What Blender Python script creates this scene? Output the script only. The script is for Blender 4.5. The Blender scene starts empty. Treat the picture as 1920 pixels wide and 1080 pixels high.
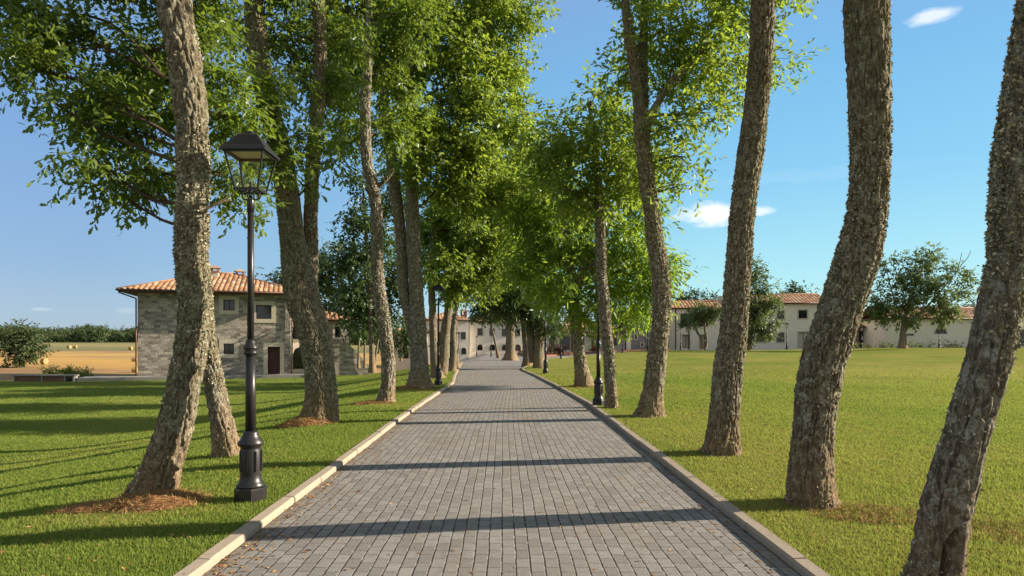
import bpy, math, random
import numpy as np
from mathutils import Vector
rng = np.random.default_rng(7)
random.seed(7)
R = math.radians
F, HZ, CX, CH = 1280.0, 640.0, 960.0, 1.6      # focal length, horizon row, centre column (photo pixels), eye height (m)
scene = bpy.context.scene
col = scene.collection
def W(px, py, d): return ((px - CX) / F * d, d, CH + (HZ - py) / F * d)
def sm(a): a = np.clip(a, 0, 1); return a * a * (3 - 2 * a)

# ------------------------------------------------------------------ noise
_perm = np.random.default_rng(3).permutation(256)
_perm = np.concatenate([_perm, _perm, _perm])
_val = np.random.default_rng(4).random(256)
def noise3(x, y, z):
    x, y, z = np.broadcast_arrays(np.asarray(x, float), np.asarray(y, float), np.asarray(z, float))
    xi, yi, zi = np.floor(x).astype(int), np.floor(y).astype(int), np.floor(z).astype(int)
    fx, fy, fz = x - xi, y - yi, z - zi
    fx, fy, fz = [f * f * (3 - 2 * f) for f in (fx, fy, fz)]
    def h(a, b, c): return _val[_perm[_perm[_perm[a & 255] + (b & 255)] + (c & 255)]]
    r = 0
    for dx in (0, 1):
        for dy in (0, 1):
            for dz in (0, 1):
                w = (fx if dx else 1 - fx) * (fy if dy else 1 - fy) * (fz if dz else 1 - fz)
                r = r + w * h(xi + dx, yi + dy, zi + dz)
    return r

# ------------------------------------------------------------------ ground form
def terrain(x, y):
    x, y = np.broadcast_arrays(np.asarray(x, float), np.asarray(y, float))
    sl = sm((-x - 3.0) / 9); sr = sm((x - 4) / 15)
    zl = np.interp(y, [-30, 5, 20, 40, 56, 82, 150, 400, 1600], [-.9, -1.0, -1.1, -1.08, -1.0, -2.7, -1.7, 1.0, 7])
    zr = np.interp(y, [-30, 20, 95, 140, 1600], [0, 0, .45, .6, 9]) + .35 * sm((x - 35) / 18) * sm((y - 40) / 50)
    zc = np.interp(y, [-30, 40, 105, 160, 1600], [0, 0, -.2, -.3, 6])
    return zc * (1 - sl - sr) + zl * sl + zr * sr
KL_Y = [-14, 4.65, 13.2, 18, 23, 27, 33, 43.6, 55, 75, 104]
KL_X = [-2.09, -2.19, -2.31, -2.32, -2.27, -2.28, -2.7, -3.3, -4.0, -6.5, -11]
KR_Y = [-14, 4.65, 13.2, 18, 25, 33, 39, 41.5, 46, 52, 66, 80, 85, 90, 93, 96]
KR_X = [2.05, 2.045, 2.02, 1.97, 1.58, 1.06, .55, .6, 1.0, 1.5, 3.1, 8.6, 12.6, 18.4, 40, 140]
def KL(y): return np.interp(y, KL_Y, KL_X)
def KR(y): return np.interp(y, KR_Y, KR_X)
RZ = -.06

# ------------------------------------------------------------------ object helpers
def tag(o, label=None, cat=None, group=None, kind=None):
    if label: o['label'] = label
    if cat: o['category'] = cat
    if group: o['group'] = group
    if kind: o['kind'] = kind
    return o
def empty(name, loc, rz=0):
    o = bpy.data.objects.new(name, None); o.location = loc; o.rotation_euler = (0, 0, rz)
    o.empty_display_size = .3; col.objects.link(o); return o
def link(name, me, mats, parent=None, loc=(0, 0, 0), rz=0):
    o = bpy.data.objects.new(name, me)
    for m in (mats if isinstance(mats, (list, tuple)) else [mats]): me.materials.append(m)
    o.location = loc; o.rotation_euler = (0, 0, rz); col.objects.link(o)
    if parent: o.parent = parent
    return o
def copy_tree(o, parent=None):
    c = o.copy(); col.objects.link(c)
    if parent: c.parent = parent
    for ch in [k for k in bpy.data.objects if k.parent is o]: copy_tree(ch, c)
    return c
def np_mesh(name, verts, polys, mat=None, smooth=False, attr=None, uv=None):
    """verts (n,3); polys list of int arrays (m,k); mat list of per-array slot; attr = per-vertex float 'tint'; uv per-vertex (n,2)"""
    me = bpy.data.meshes.new(name)
    verts = np.asarray(verts, np.float32)
    me.vertices.add(len(verts)); me.vertices.foreach_set('co', verts.ravel())
    loops = np.concatenate([p.ravel() for p in polys]).astype(np.int32)
    tot = np.concatenate([np.full(len(p), p.shape[1]) for p in polys]).astype(np.int32)
    start = np.concatenate([[0], np.cumsum(tot)[:-1]]).astype(np.int32)
    me.loops.add(len(loops)); me.loops.foreach_set('vertex_index', loops)
    me.polygons.add(len(tot)); me.polygons.foreach_set('loop_start', start); me.polygons.foreach_set('loop_total', tot)
    if mat is not None:
        me.polygons.foreach_set('material_index', np.concatenate([np.full(len(p), m) for p, m in zip(polys, mat)]).astype(np.int32))
    me.polygons.foreach_set('use_smooth', np.full(len(tot), bool(smooth)))
    if attr is not None:
        a = me.attributes.new('tint', 'FLOAT', 'POINT'); a.data.foreach_set('value', np.asarray(attr, np.float32))
    if uv is not None:
        l = me.uv_layers.new(name='UVMap'); l.data.foreach_set('uv', np.asarray(uv, np.float32)[loops].ravel())
    me.update(calc_edges=True); me.validate()
    return me
def grid_faces(nu, nv, wrap=False, off=0):
    i = np.arange(nv - 1)[:, None] * nu; j = np.arange(nu if wrap else nu - 1)[None, :]
    j2 = (j + 1) % nu
    return (np.stack([i + j, i + j2, i + nu + j2, i + nu + j], -1).reshape(-1, 4) + off)
class MB:
    def __init__(s): s.v = []; s.f = []; s.m = []
    def add(s, vs, fs, m=0):
        o = len(s.v); s.v += [tuple(map(float, v)) for v in vs]
        s.f += [tuple(i + o for i in f) for f in fs]; s.m += [m] * len(fs); return s
    def box(s, a, b, m=0):
        (x0, y0, z0), (x1, y1, z1) = a, b
        return s.add([(x0, y0, z0), (x1, y0, z0), (x1, y1, z0), (x0, y1, z0), (x0, y0, z1), (x1, y0, z1), (x1, y1, z1), (x0, y1, z1)],
              [(0, 3, 2, 1), (4, 5, 6, 7), (0, 1, 5, 4), (1, 2, 6, 5), (2, 3, 7, 6), (3, 0, 4, 7)], m)
    def prism(s, poly, y0, y1, m=0):           # poly in (x,z), extruded in y
        n = len(poly)
        return s.add([(x, y0, z) for x, z in poly] + [(x, y1, z) for x, z in poly],
              [tuple(range(n)), tuple(range(2 * n - 1, n - 1, -1))] + [(i, i + n, (i + 1) % n + n, (i + 1) % n) for i in range(n)], m)
    def lathe(s, prof, n=16, c=(0, 0, 0), m=0, rot=0):
        vs = []; fs = []
        for r, z in prof:
            vs += [(c[0] + r * math.cos(2 * math.pi * k / n + rot), c[1] + r * math.sin(2 * math.pi * k / n + rot), c[2] + z) for k in range(n)]
        for i in range(len(prof) - 1):
            fs += [(i * n + k, i * n + (k + 1) % n, (i + 1) * n + (k + 1) % n, (i + 1) * n + k) for k in range(n)]
        fs += [tuple(range(n - 1, -1, -1)), tuple(range((len(prof) - 1) * n, len(prof) * n))]
        return s.add(vs, fs, m)
    def bar(s, a, b, r, n=6, r2=None, m=0):
        a, b = Vector(a), Vector(b); t = (b - a).normalized(); u = t.orthogonal().normalized(); w = t.cross(u); r2 = r if r2 is None else r2
        vs = [tuple(p + (u * math.cos(2 * math.pi * k / n) + w * math.sin(2 * math.pi * k / n)) * rr) for p, rr in ((a, r), (b, r2)) for k in range(n)]
        return s.add(vs, [(k, (k + 1) % n, n + (k + 1) % n, n + k) for k in range(n)] + [tuple(range(n - 1, -1, -1)), tuple(range(n, 2 * n))], m)
    def path(s, pts, r, n=6, m=0):
        for a, b in zip(pts[:-1], pts[1:]): s.bar(a, b, r, n, m=m)
        return s
    def build(s, name, mats, parent=None, loc=(0, 0, 0), rz=0, smooth=False):
        me = bpy.data.meshes.new(name); me.from_pydata(s.v, [], s.f)
        for p, k in zip(me.polygons, s.m): p.material_index = k; p.use_smooth = smooth
        l = me.uv_layers.new(name='UVMap')
        for p in me.polygons:
            n = p.normal; ax = max(range(3), key=lambda i: abs(n[i]))
            for li in p.loop_indices:
                c = me.vertices[me.loops[li].vertex_index].co
                l.data[li].uv = ((c.y, c.z) if ax == 0 else (c.x, c.z) if ax == 1 else (c.x, c.y))
        return link(name, me, mats, parent, loc, rz)

# ------------------------------------------------------------------ materials
class NT:
    def __init__(s, name, rough=.8, spec=.3):
        s.m = bpy.data.materials.new(name); s.m.use_nodes = True; s.t = s.m.node_tree; s.n = s.t.nodes
        s.b = s.n['Principled BSDF']; s.out = s.n['Material Output']
        s.b.inputs['Roughness'].default_value = rough; s.b.inputs['Specular IOR Level'].default_value = spec
    def new(s, t, **kw):
        n = s.n.new(t)
        for k, v in kw.items(): setattr(n, k, v)
        return n
    def lk(s, a, b): s.t.links.new(a, b)
    def setin(s, n, i, v):
        if isinstance(v, bpy.types.NodeSocket): s.lk(v, n.inputs[i])
        else: n.inputs[i].default_value = v
    def noise(s, scale, vec=None, detail=4, rough=.55, out='Fac'):
        n = s.new('ShaderNodeTexNoise'); n.inputs['Scale'].default_value = scale; n.inputs['Detail'].default_value = detail; n.inputs['Roughness'].default_value = rough
        s.lk(vec if vec is not None else s.pos(), n.inputs['Vector']); return n.outputs[out]
    def pos(s): return s.new('ShaderNodeNewGeometry').outputs['Position']
    def obj(s): return s.new('ShaderNodeTexCoord').outputs['Object']
    def uv(s): return s.new('ShaderNodeTexCoord').outputs['UV']
    def attr(s, a='tint'): return s.new('ShaderNodeAttribute', attribute_name=a).outputs['Fac']
    def math(s, op, a, b=0, c=0):
        n = s.new('ShaderNodeMath', operation=op); s.setin(n, 0, a); s.setin(n, 1, b)
        if len(n.inputs) > 2: s.setin(n, 2, c)
        return n.outputs[0]
    def vmul(s, v, k):
        n = s.new('ShaderNodeVectorMath', operation='MULTIPLY'); s.lk(v, n.inputs[0]); n.inputs[1].default_value = k; return n.outputs[0]
    def ramp(s, fac, stops):
        n = s.new('ShaderNodeValToRGB'); s.setin(n, 0, fac); e = n.color_ramp.elements
        while len(e) < len(stops): e.new(.5)
        for k, (p, c) in enumerate(stops):
            e[k].position = p; e[k].color = (c, c, c, 1) if not isinstance(c, (tuple, list)) else (*c, 1)
        return n.outputs[0]
    def mix(s, fac, a, b, mode='MIX'):
        n = s.new('ShaderNodeMix', data_type='RGBA', blend_type=mode)
        s.setin(n, 0, fac)
        for i, v in ((6, a), (7, b)): s.setin(n, i, v if isinstance(v, bpy.types.NodeSocket) else (*v, 1))
        return n.outputs[2]
    def color(s, c): s.setin(s.b, 'Base Color', c if isinstance(c, bpy.types.NodeSocket) else (*c, 1)); return s
    def bump(s, h, strength=.5, dist=.02):
        n = s.new('ShaderNodeBump'); n.inputs['Strength'].default_value = strength; n.inputs['Distance'].default_value = dist
        s.lk(h, n.inputs['Height']); s.lk(n.outputs[0], s.b.inputs['Normal']); return s
def plain(name, c, rough=.7, spec=.3, metal=0, var=.15, scale=6):
    t = NT(name, rough, spec); t.b.inputs['Metallic'].default_value = metal
    f = t.noise(scale, t.obj()); d = tuple(k * (1 - var) for k in c); e = tuple(k * (1 + var) for k in c)
    t.color(t.ramp(f, [(.3, d), (.7, e)])); return t.m
M = {}
def leafmat(name, dark, light, trans, tw=.45, gloss=.04):
    t = NT(name); a = t.attr(); c = t.ramp(a, [(0, dark), (1, light)])
    d = t.new('ShaderNodeBsdfDiffuse'); t.lk(c, d.inputs[0])
    tr = t.new('ShaderNodeBsdfTranslucent'); t.lk(t.mix(a, tuple(k * .75 for k in trans), trans), tr.inputs[0])
    m1 = t.new('ShaderNodeMixShader'); m1.inputs[0].default_value = tw; t.lk(d.outputs[0], m1.inputs[1]); t.lk(tr.outputs[0], m1.inputs[2])
    g = t.new('ShaderNodeBsdfGlossy'); g.inputs['Roughness'].default_value = .42; g.inputs[0].default_value = (.75, .8, .85, 1)
    m2 = t.new('ShaderNodeMixShader'); m2.inputs[0].default_value = gloss; t.lk(m1.outputs[0], m2.inputs[1]); t.lk(g.outputs[0], m2.inputs[2])
    t.lk(m2.outputs[0], t.out.inputs[0]); return t.m
M['oak'] = leafmat('oak_leaf', (.065, .115, .022), (.13, .185, .03), (.27, .375, .035))
M['bright'] = leafmat('bright_leaf', (.085, .15, .014), (.17, .235, .02), (.36, .47, .05), .53)
M['chestnut'] = leafmat('chestnut_leaf', (.085, .16, .012), (.15, .24, .018), (.36, .49, .045), .53)
M['dark'] = leafmat('dark_leaf', (.036, .068, .026), (.08, .12, .038), (.12, .18, .04), .4)
M['mid'] = leafmat('mid_leaf', (.07, .13, .018), (.15, .21, .028), (.34, .45, .045), .5)
M['grey'] = leafmat('olive_leaf', (.07, .105, .04), (.14, .18, .065), (.2, .26, .06), .4)
M['far'] = leafmat('far_leaf', (.05, .08, .04), (.115, .145, .065), (.08, .12, .03), .3, 0)
M['redleaf'] = leafmat('red_leaf', (.09, .035, .02), (.18, .08, .04), (.15, .06, .02), .3, .02)

def barkmat(name, c1, c2, lich, amt, moss=(.20, .20, .10), blot=False):
    t = NT(name, .95, .1); p = t.obj()
    st = t.vmul(p, (1, 1, .3))
    f = t.noise(42, st, 6, .7); c = t.ramp(f, [(.34, tuple(q * .5 for q in c1)), (.48, c1), (.64, c2)])
    g = t.noise(11, p, 5, .75); k = t.noise(38, p, 4, .7)
    msk = t.math('MULTIPLY', t.ramp(g, [(.54 - amt, 0), (.60 - amt, 1)]), t.ramp(k, [(.40, .15), (.56, 1)]))
    c = t.mix(msk, c, t.ramp(k, [(.35, tuple(q * .7 for q in lich)), (.65, lich)]))
    big = t.noise(1.1, t.vmul(p, (1, 1, .5)), 3, .6); c = t.mix(t.math('MULTIPLY', t.ramp(big, [(.45, 0), (.65, .7)]), t.ramp(k, [(.4, .3), (.6, 1)])), c, moss)
    lo = t.new('ShaderNodeSeparateXYZ'); t.lk(p, lo.inputs[0]); c = t.mix(t.math('MULTIPLY', t.ramp(lo.outputs[2], [(.1, .55), (.8, 0)]), t.ramp(g, [(.3, .4), (.6, 1)])), c, (.34, .20, .10))
    if blot:
        v = t.new('ShaderNodeTexVoronoi'); v.inputs['Scale'].default_value = 3.6; dv = t.new('ShaderNodeVectorMath', operation='MULTIPLY_ADD'); t.lk(t.noise(9, p, 3, .6, 'Color'), dv.inputs[0]); dv.inputs[1].default_value = (.18, .18, .18); t.lk(p, dv.inputs[2]); t.lk(dv.outputs[0], v.inputs['Vector'])
        c = t.mix(t.math('MULTIPLY', t.ramp(v.outputs['Distance'], [(.17, 1), (.22, 0)]), t.ramp(t.noise(30, p, 3, .7), [(.35, .3), (.6, .85)])), c, (.50, .48, .40))
    t.color(c); t.bump(t.math('ADD', f, t.math('MULTIPLY', k, .6)), 1.0, .05); return t.m
M['bark'] = barkmat('lichened_bark', (.16, .125, .085), (.42, .34, .235), (.56, .53, .38), .03)
M['bark2'] = barkmat('grey_bark', (.15, .12, .09), (.38, .32, .24), (.58, .56, .45), .03)
M['bark4'] = barkmat('blotched_bark', (.16, .125, .09), (.40, .33, .24), (.56, .53, .42), .03, (.24, .21, .13), True)
M['bark3'] = barkmat('far_bark', (.14, .11, .08), (.33, .27, .19), (.42, .39, .29), .0)
t = NT('lichen_flake', .95, .1); t.color(t.ramp(t.attr(), [(0, (.13, .11, .065)), (.5, (.34, .31, .19)), (1, (.60, .58, .42))])); M['lichen'] = t.m

def grass_color(t):
    a = t.attr('tint'); p = t.vmul(t.pos(), (1, 1, 0))
    n1 = t.noise(.35, p, 4, .6); n2 = t.noise(5.5, p, 5, .7)
    n0 = t.noise(.11, p, 3, .6); g = t.mix(t.ramp(n1, [(.32, 0), (.66, 1)]), (.062, .135, .026), (.17, .235, .045)); g = t.mix(t.ramp(n0, [(.42, 0), (.62, .6)]), g, (.23, .24, .055))
    g = t.mix(t.ramp(n2, [(.35, 0), (.7, .6)]), g, (.235, .27, .06))
    dry = t.math('MULTIPLY', a, t.ramp(n2, [(.25, .3), (.6, 1)]))
    return t.mix(dry, g, (.44, .345, .115)), n2
t = NT('lawn_ground', 1, 0); c, n2 = grass_color(t); f = t.noise(60, t.pos(), 3, .7)
t.color(t.mix(t.ramp(f, [(.35, .75), (.65, 0)]), c, (.08, .12, .014)))
t.bump(t.noise(14, t.pos(), 6, .8), 1.0, .08); M['lawn'] = t.m
t = NT('grass_blade', .9); c, n2 = grass_color(t)
r1 = t.attr('rnd'); c = t.mix(r1, t.mix(.25, c, (.07, .12, .015)), t.mix(.45, c, (.30, .36, .07)))
d = t.new('ShaderNodeBsdfDiffuse'); t.lk(c, d.inputs[0]); tr = t.new('ShaderNodeBsdfTranslucent'); t.lk(t.mix(.65, c, (.30, .40, .06)), tr.inputs[0])
m1 = t.new('ShaderNodeMixShader'); m1.inputs[0].default_value = .4; t.lk(d.outputs[0], m1.inputs[1]); t.lk(tr.outputs[0], m1.inputs[2]); t.lk(m1.outputs[0], t.out.inputs[0]); M['grass'] = t.m
# far country
t = NT('field_ground', .95, .1); p = t.pos(); sx = t.new('ShaderNodeSeparateXYZ'); t.lk(p, sx.inputs[0])
y = t.math('ADD', sx.outputs[1], t.math('MULTIPLY', t.math('SUBTRACT', t.noise(.03, p, 4, .65), .5), 80))
y = t.math('ADD', y, t.math('MULTIPLY', sx.outputs[0], .12))
band = t.ramp(t.math('DIVIDE', y, 400), [(.14, (.30, .18, .08)), (.215, (.24, .14, .07)), (.245, (.42, .235, .07)), (.30, (.52, .30, .075)), (.34, (.36, .22, .075)), (.37, (.55, .33, .09)), (.44, (.33, .20, .075)), (.47, (.13, .14, .05)), (.62, (.20, .19, .07)), (.66, (.30, .24, .09)), (.95, (.12, .14, .05))])
st = t.noise(.5, t.vmul(p, (.07, .45, 1)), 5, .75)
t.color(t.mix(t.ramp(st, [(.3, .55), (.6, 0)]), band, (.30, .22, .12))); M['field'] = t.m
# paving
t = NT('pavers', .92, .1); uv = t.uv(); sp = t.new('ShaderNodeSeparateXYZ'); t.lk(uv, sp.inputs[0])
wob = t.noise(1.6, uv, 3); cb = t.new('ShaderNodeCombineXYZ')
t.lk(sp.outputs[1], cb.inputs[0]); t.lk(t.math('ADD', sp.outputs[0], t.math('MULTIPLY', t.math('SUBTRACT', wob, .5), .03)), cb.inputs[1])
def brick(t, vec, w, h, mort, off=.5, smooth=.3, bias=0):
    b = t.new('ShaderNodeTexBrick'); b.offset = off; t.lk(vec, b.inputs['Vector'])
    for k, v in (('Scale', 1), ('Brick Width', w), ('Row Height', h), ('Mortar Size', mort), ('Mortar Smooth', smooth), ('Bias', bias)): b.inputs[k].default_value = v
    b.inputs['Color1'].default_value = (0, 0, 0, 1); b.inputs['Color2'].default_value = (1, 1, 1, 1); b.inputs['Mortar'].default_value = (.5, .5, .5, 1); return b
b1 = brick(t, cb.outputs[0], .2, .106, .0065, .5)
fl = t.math('FRACT', t.math('DIVIDE', t.math('ADD', sp.outputs[0], t.math('MULTIPLY', t.math('SUBTRACT', wob, .5), .03)), .106))
edge = t.math('MINIMUM', fl, t.math('SUBTRACT', 1, fl)); lng = t.ramp(t.math('ADD', edge, t.math('MULTIPLY', t.noise(30, uv, 2), .05)), [(.045, 1), (.10, 0)])
st = t.noise(14, t.vmul(uv, (1, 2.6, 1)), 6, .8)
stone = t.ramp(b1.outputs['Color'], [(0, (.21, .2, .186)), (.5, (.265, .252, .234)), (1, (.32, .305, .282))])
stone = t.mix(t.ramp(st, [(.32, .75), (.62, 0)]), stone, (.15, .135, .115))
stone = t.mix(t.ramp(t.noise(60, uv, 3, .8), [(.55, 0), (.75, .5)]), stone, (.42, .385, .335))
stone = t.mix(t.ramp(t.noise(.5, uv, 3), [(.4, 0), (.7, .3)]), stone, (.24, .195, .15))
joint = t.mix(t.ramp(t.noise(11, uv, 4, .7), [(.5, 0), (.64, 1)]), (.055, .045, .035), (.40, .36, .30))
stone = t.mix(t.math('MULTIPLY', b1.outputs['Fac'], .8), stone, (.09, .075, .06))
stone = t.mix(t.math('MULTIPLY', lng, .8), stone, joint)
u0 = t.math('ADD', sp.outputs[0], t.math('MULTIPLY', t.math('SUBTRACT', t.noise(2.5, uv, 5, .75), .5), .5)); dirt = t.math('MAXIMUM', t.ramp(u0, [(.02, .85), (.2, 0)]), t.math('MULTIPLY', t.ramp(t.noise(.8, t.vmul(uv, (1.6, .35, 1)), 5, .7), [(.52, 0), (.72, .5)]), 1))
stone = t.mix(t.math('MULTIPLY', dirt, t.ramp(t.noise(40, uv, 3, .7), [(.35, .3), (.6, 1)])), stone, (.175, .135, .095))
t.color(stone)
hh = t.math('SUBTRACT', t.math('MULTIPLY', st, .5), t.math('ADD', t.math('MULTIPLY', b1.outputs['Fac'], .4), t.math('MULTIPLY', lng, .8)))
t.bump(hh, .8, .014); M['paver'] = t.m
t = NT('kerb_stone', .85, .2); f = t.noise(14, t.pos(), 5, .7); g = t.noise(.9, t.pos(), 2)
c = t.mix(f, (.27, .212, .15), (.42, .34, .25)); c = t.mix(t.ramp(g, [(.4, 0), (.7, .4)]), c, (.38, .32, .245))
c = t.mix(t.math('MULTIPLY', t.attr(), .35), c, (.27, .225, .18)); t.color(c); t.bump(f, .35, .01); M['kerb'] = t.m
# stone walls
def stonemat(name, c1, c2, c3, w=.42, h=.19):
    t = NT(name, .92, .15); uv = t.uv(); n = t.noise(2.2, uv, 3, .6, 'Color')
    dv = t.new('ShaderNodeVectorMath', operation='MULTIPLY_ADD'); t.lk(n, dv.inputs[0]); dv.inputs[1].default_value = (.42, .26, 0); t.lk(uv, dv.inputs[2])
    b = brick(t, dv.outputs[0], w, h, .014, .5, .2); f = t.noise(8, uv, 4, .7)
    c = t.ramp(b.outputs['Color'], [(0, c1), (.5, c2), (1, c3)])
    c = t.mix(t.ramp(f, [(.3, .5), (.6, 0)]), c, tuple(k * .62 for k in c1)); c = t.mix(t.math('MULTIPLY', b.outputs['Fac'], .8), c, (.42, .36, .28)); t.color(c)
    t.bump(t.math('SUBTRACT', f, b.outputs['Fac']), .8, .04); return t.m
M['stone'] = stonemat('rubble_stone', (.19, .165, .135), (.36, .315, .255), (.58, .515, .42))
M['gstone'] = stonemat('grey_stone', (.17, .17, .18), (.25, .25, .26), (.34, .33, .33), .5, .25)
t = NT('roof_tile', .85, .2); uv = t.uv(); fl = t.new('ShaderNodeVectorMath', operation='FLOOR'); t.lk(uv, fl.inputs[0])
wn = t.new('ShaderNodeTexWhiteNoise', noise_dimensions='2D'); t.lk(fl.outputs[0], wn.inputs['Vector'])
c = t.ramp(wn.outputs['Value'], [(0, (.24, .11, .055)), (.4, (.36, .175, .08)), (.8, (.45, .25, .125)), (1, (.47, .36, .24))])
c = t.mix(t.ramp(t.noise(1.3, t.obj(), 4, .7), [(.45, 0), (.75, .55)]), c, (.30, .22, .15)); t.color(c); M['tile'] = t.m
M['white'] = plain('pale_stucco', (.82, .73, .60), .9, .15, 0, .06, 1.2)
M['cool'] = plain('grey_white_stucco', (.80, .72, .59), .9, .15, 0, .05, 1)
M['surround'] = plain('limestone_surround', (.56, .49, .38), .85, .2, 0, .08, 5)
M['glass'] = plain('dark_window_glass', (.012, .014, .017), .06, .7, 0, .1, 1)
M['curtain'] = plain('pale_curtain', (.5, .45, .33), .5, .5, 0, .2, 8)
M['wood'] = plain('dark_wood', (.07, .028, .02), .6, .3, 0, .25, 10)
M['brownwood'] = plain('brown_board', (.15, .085, .055), .75, .2, 0, .2, 6)
M['gutter'] = plain('copper_gutter', (.12, .06, .04), .5, .4, .3, .1, 4)
M['soffit'] = plain('soffit_timber', (.11, .075, .05), .8, .2, 0, .2, 6)
M['iron'] = plain('black_iron', (.022, .02, .019), .38, .5, .2, .25, 9)
M['reflector'] = plain('lamp_reflector', (.62, .55, .30), .4, .4, 0, .05, 8)
M['concrete'] = plain('pale_concrete', (.24, .225, .20), .85, .2, 0, .12, 3)
M['hay'] = plain('hay', (.34, .235, .10), .95, .05, 0, .2, 9)
M['stem'] = plain('thin_branch', (.085, .062, .042), .9, .1, 0, .3, 8)
t = NT('earth', .98, .05); f = t.noise(9, t.pos(), 6, .75); f2 = t.noise(50, t.pos(), 4, .75)
c = t.mix(f, (.16, .075, .035), (.34, .17, .075)); c = t.mix(t.ramp(f2, [(.5, 0), (.7, .7)]), c, (.42, .27, .13)); t.color(c); t.bump(f2, .9, .03); M['earth'] = t.m
t = NT('fallen_leaf', .9, .1); t.color(t.ramp(t.attr(), [(0, (.15, .07, .03)), (.6, (.30, .15, .06)), (1, (.42, .28, .12))])); M['litter'] = t.m
t = NT('straw', .95, .05); t.color(t.ramp(t.attr(), [(0, (.16, .075, .03)), (.45, (.36, .19, .08)), (.8, (.46, .31, .13)), (1, (.20, .24, .05))])); M['straw'] = t.m
t = NT('mulch', .98, .05); f = t.noise(4, t.pos(), 6, .75); t.color(t.mix(f, (.14, .06, .035), (.33, .17, .10))); M['mulch'] = t.m
# clear lamp glass
t = NT('lantern_glass'); tr = t.new('ShaderNodeBsdfTransparent'); tr.inputs[0].default_value = (.93, .95, .95, 1); gl = t.new('ShaderNodeBsdfGlossy'); gl.inputs['Roughness'].default_value = .05
fr = t.new('ShaderNodeFresnel'); fr.inputs[0].default_value = 1.08; mx = t.new('ShaderNodeMixShader'); mx.inputs[0].default_value = .035; t.lk(tr.outputs[0], mx.inputs[1]); t.lk(gl.outputs[0], mx.inputs[2]); t.lk(mx.outputs[0], t.out.inputs[0]); M['lglass'] = t.m

# ------------------------------------------------------------------ ground sheets
def spaced(a, b, n, p): return a + (b - a) * np.linspace(0, 1, n) ** p
xs = np.concatenate([-spaced(10, 1500, 45, 2.6)[::-1], np.linspace(-9, 9, 13), spaced(10, 1500, 45, 2.6)])
ys = np.concatenate([[-60, -25], np.linspace(-10, 100, 56), spaced(104, 1500, 46, 2)])
X, Y = np.meshgrid(xs, ys); Z = terrain(X, Y) - .04
inlawn = (Y < 108) & (X > -95) & (X < 150); Z = Z - .35 * inlawn * (1 - sm((Y - 40) / 8) * (X < -28) - sm((Y - 54) / 6) * ((X >= -28) & (X < -12)) * 1.0)
me = np_mesh('ground', np.stack([X, Y, Z], -1).reshape(-1, 3), [grid_faces(len(xs), len(ys))], smooth=True)
tag(link('ground', me, M['field']), kind='structure')

DRY = [(4.4, 9.3, 2.4, .85), (3.2, 7.6, 1.4, .95), (7, 9, 2.8, .6), (3.4, 12, 1.5, .6), (12, 18, 5, .45), (5.2, 6.4, 1.8, .8), (9, 13, 3, .4), (3.0, 10.8, .9, .6), (2.7, 14, .9, .5), (3.0, 6.3, 1.7, .95), (3.9, 5.4, 2.0, .8), (2.6, 8.1, .7, .8), (2.75, 5.3, 1.2, .6), (4.6, 8.2, 2.2, .55), (6, 6.5, 2.2, .5), (5, 11, 2.5, .3), (21, 33, 7, 1.0), (30, 36, 9, .9), (17, 26, 4, .5), (2.6, 16.8, .5, .5), (2.3, 24, 1, .6),
       (-3.6, 6.6, .9, .6), (-3.1, 22, 1.2, .7), (-2.8, 28, 1.2, .5), (-2.9, 17.2, .9, .5), (-9, 15, 2.5, .35), (-12, 22, 3, .3)]
def dryness(x, y):
    d = np.where(np.asarray(x) > 0, .42, .18) * np.clip(noise3(x * .35, y * .22, 5.5) * 1.6 - .45, 0, 1) + np.where(np.asarray(x) > 0, .14, .02)
    for cx, cy, r, a in DRY: d = np.maximum(d, a * np.exp(-(((x - cx) ** 2) + (y - cy) ** 2) / (r * r)))
    n = noise3(x * 1.1, y * 1.1, 3.3)
    n2 = noise3(x * 4.2, y * 4.2, 7.7)
    return np.clip(d * (.5 + .95 * n + .9 * n2), 0, 1)
def lawn_z(x, y):
    return terrain(x, y) + .03 * (noise3(x * .5, y * .5, 8.1) - .5) * np.clip((np.abs(x) - 2.4) / 1.5, 0, 1)
def lawn(name, side, ynum):
    u = np.linspace(0, 1, 110)[None, :] ** 2.4
    if side < 0:
        v = np.concatenate([np.linspace(-12, 30, 130), np.linspace(30.6, 60, 40)]); v = (v + 12) / 72
        xa = -2.4 * (1 - u) - 90 * u; yb = 46 + 14 * sm((xa + 31) / 6)
        Yg = -12 + (yb + 12) * v[:, None]; xin = KL(Yg) - .115; Xg = xin * (1 - u) - 90 * u
    else:
        v = np.concatenate([np.linspace(-12, 30, 130), np.linspace(30.8, 96, 70)])
        Yg = np.repeat(v[:, None], 110, 1); xin = KR(Yg) + .115; Xg = xin * (1 - u) + 150 * u
    Zg = lawn_z(Xg, Yg)
    me = np_mesh(name, np.stack([Xg, Yg, Zg], -1).reshape(-1, 3), [grid_faces(110, len(v))], smooth=True, attr=dryness(Xg, Yg).ravel())
    return tag(link(name, me, M['lawn']), kind='structure')
lawn('lawn', -1, 0); lawn('lawn', 1, 0)
# road
v = np.concatenate([np.linspace(-13, 45, 117), np.linspace(46, 110, 50)]); nu = 24
a = np.linspace(0, 1, nu)[None, :]; xl = KL(v)[:, None]; xr = np.minimum(KR(v), 150)[:, None]; Xg = xl * (1 - a) + xr * a; Yg = np.repeat(v[:, None], nu, 1)
Zg = np.minimum(terrain(Xg, Yg), .3) * (Yg > 40) + RZ + .004
me = np_mesh('road', np.stack([Xg, Yg, Zg], -1).reshape(-1, 3), [grid_faces(nu, len(v))], smooth=True, uv=np.stack([Xg - xl, Yg], -1).reshape(-1, 2))
tag(link('road', me, M['paver']), kind='structure')
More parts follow.
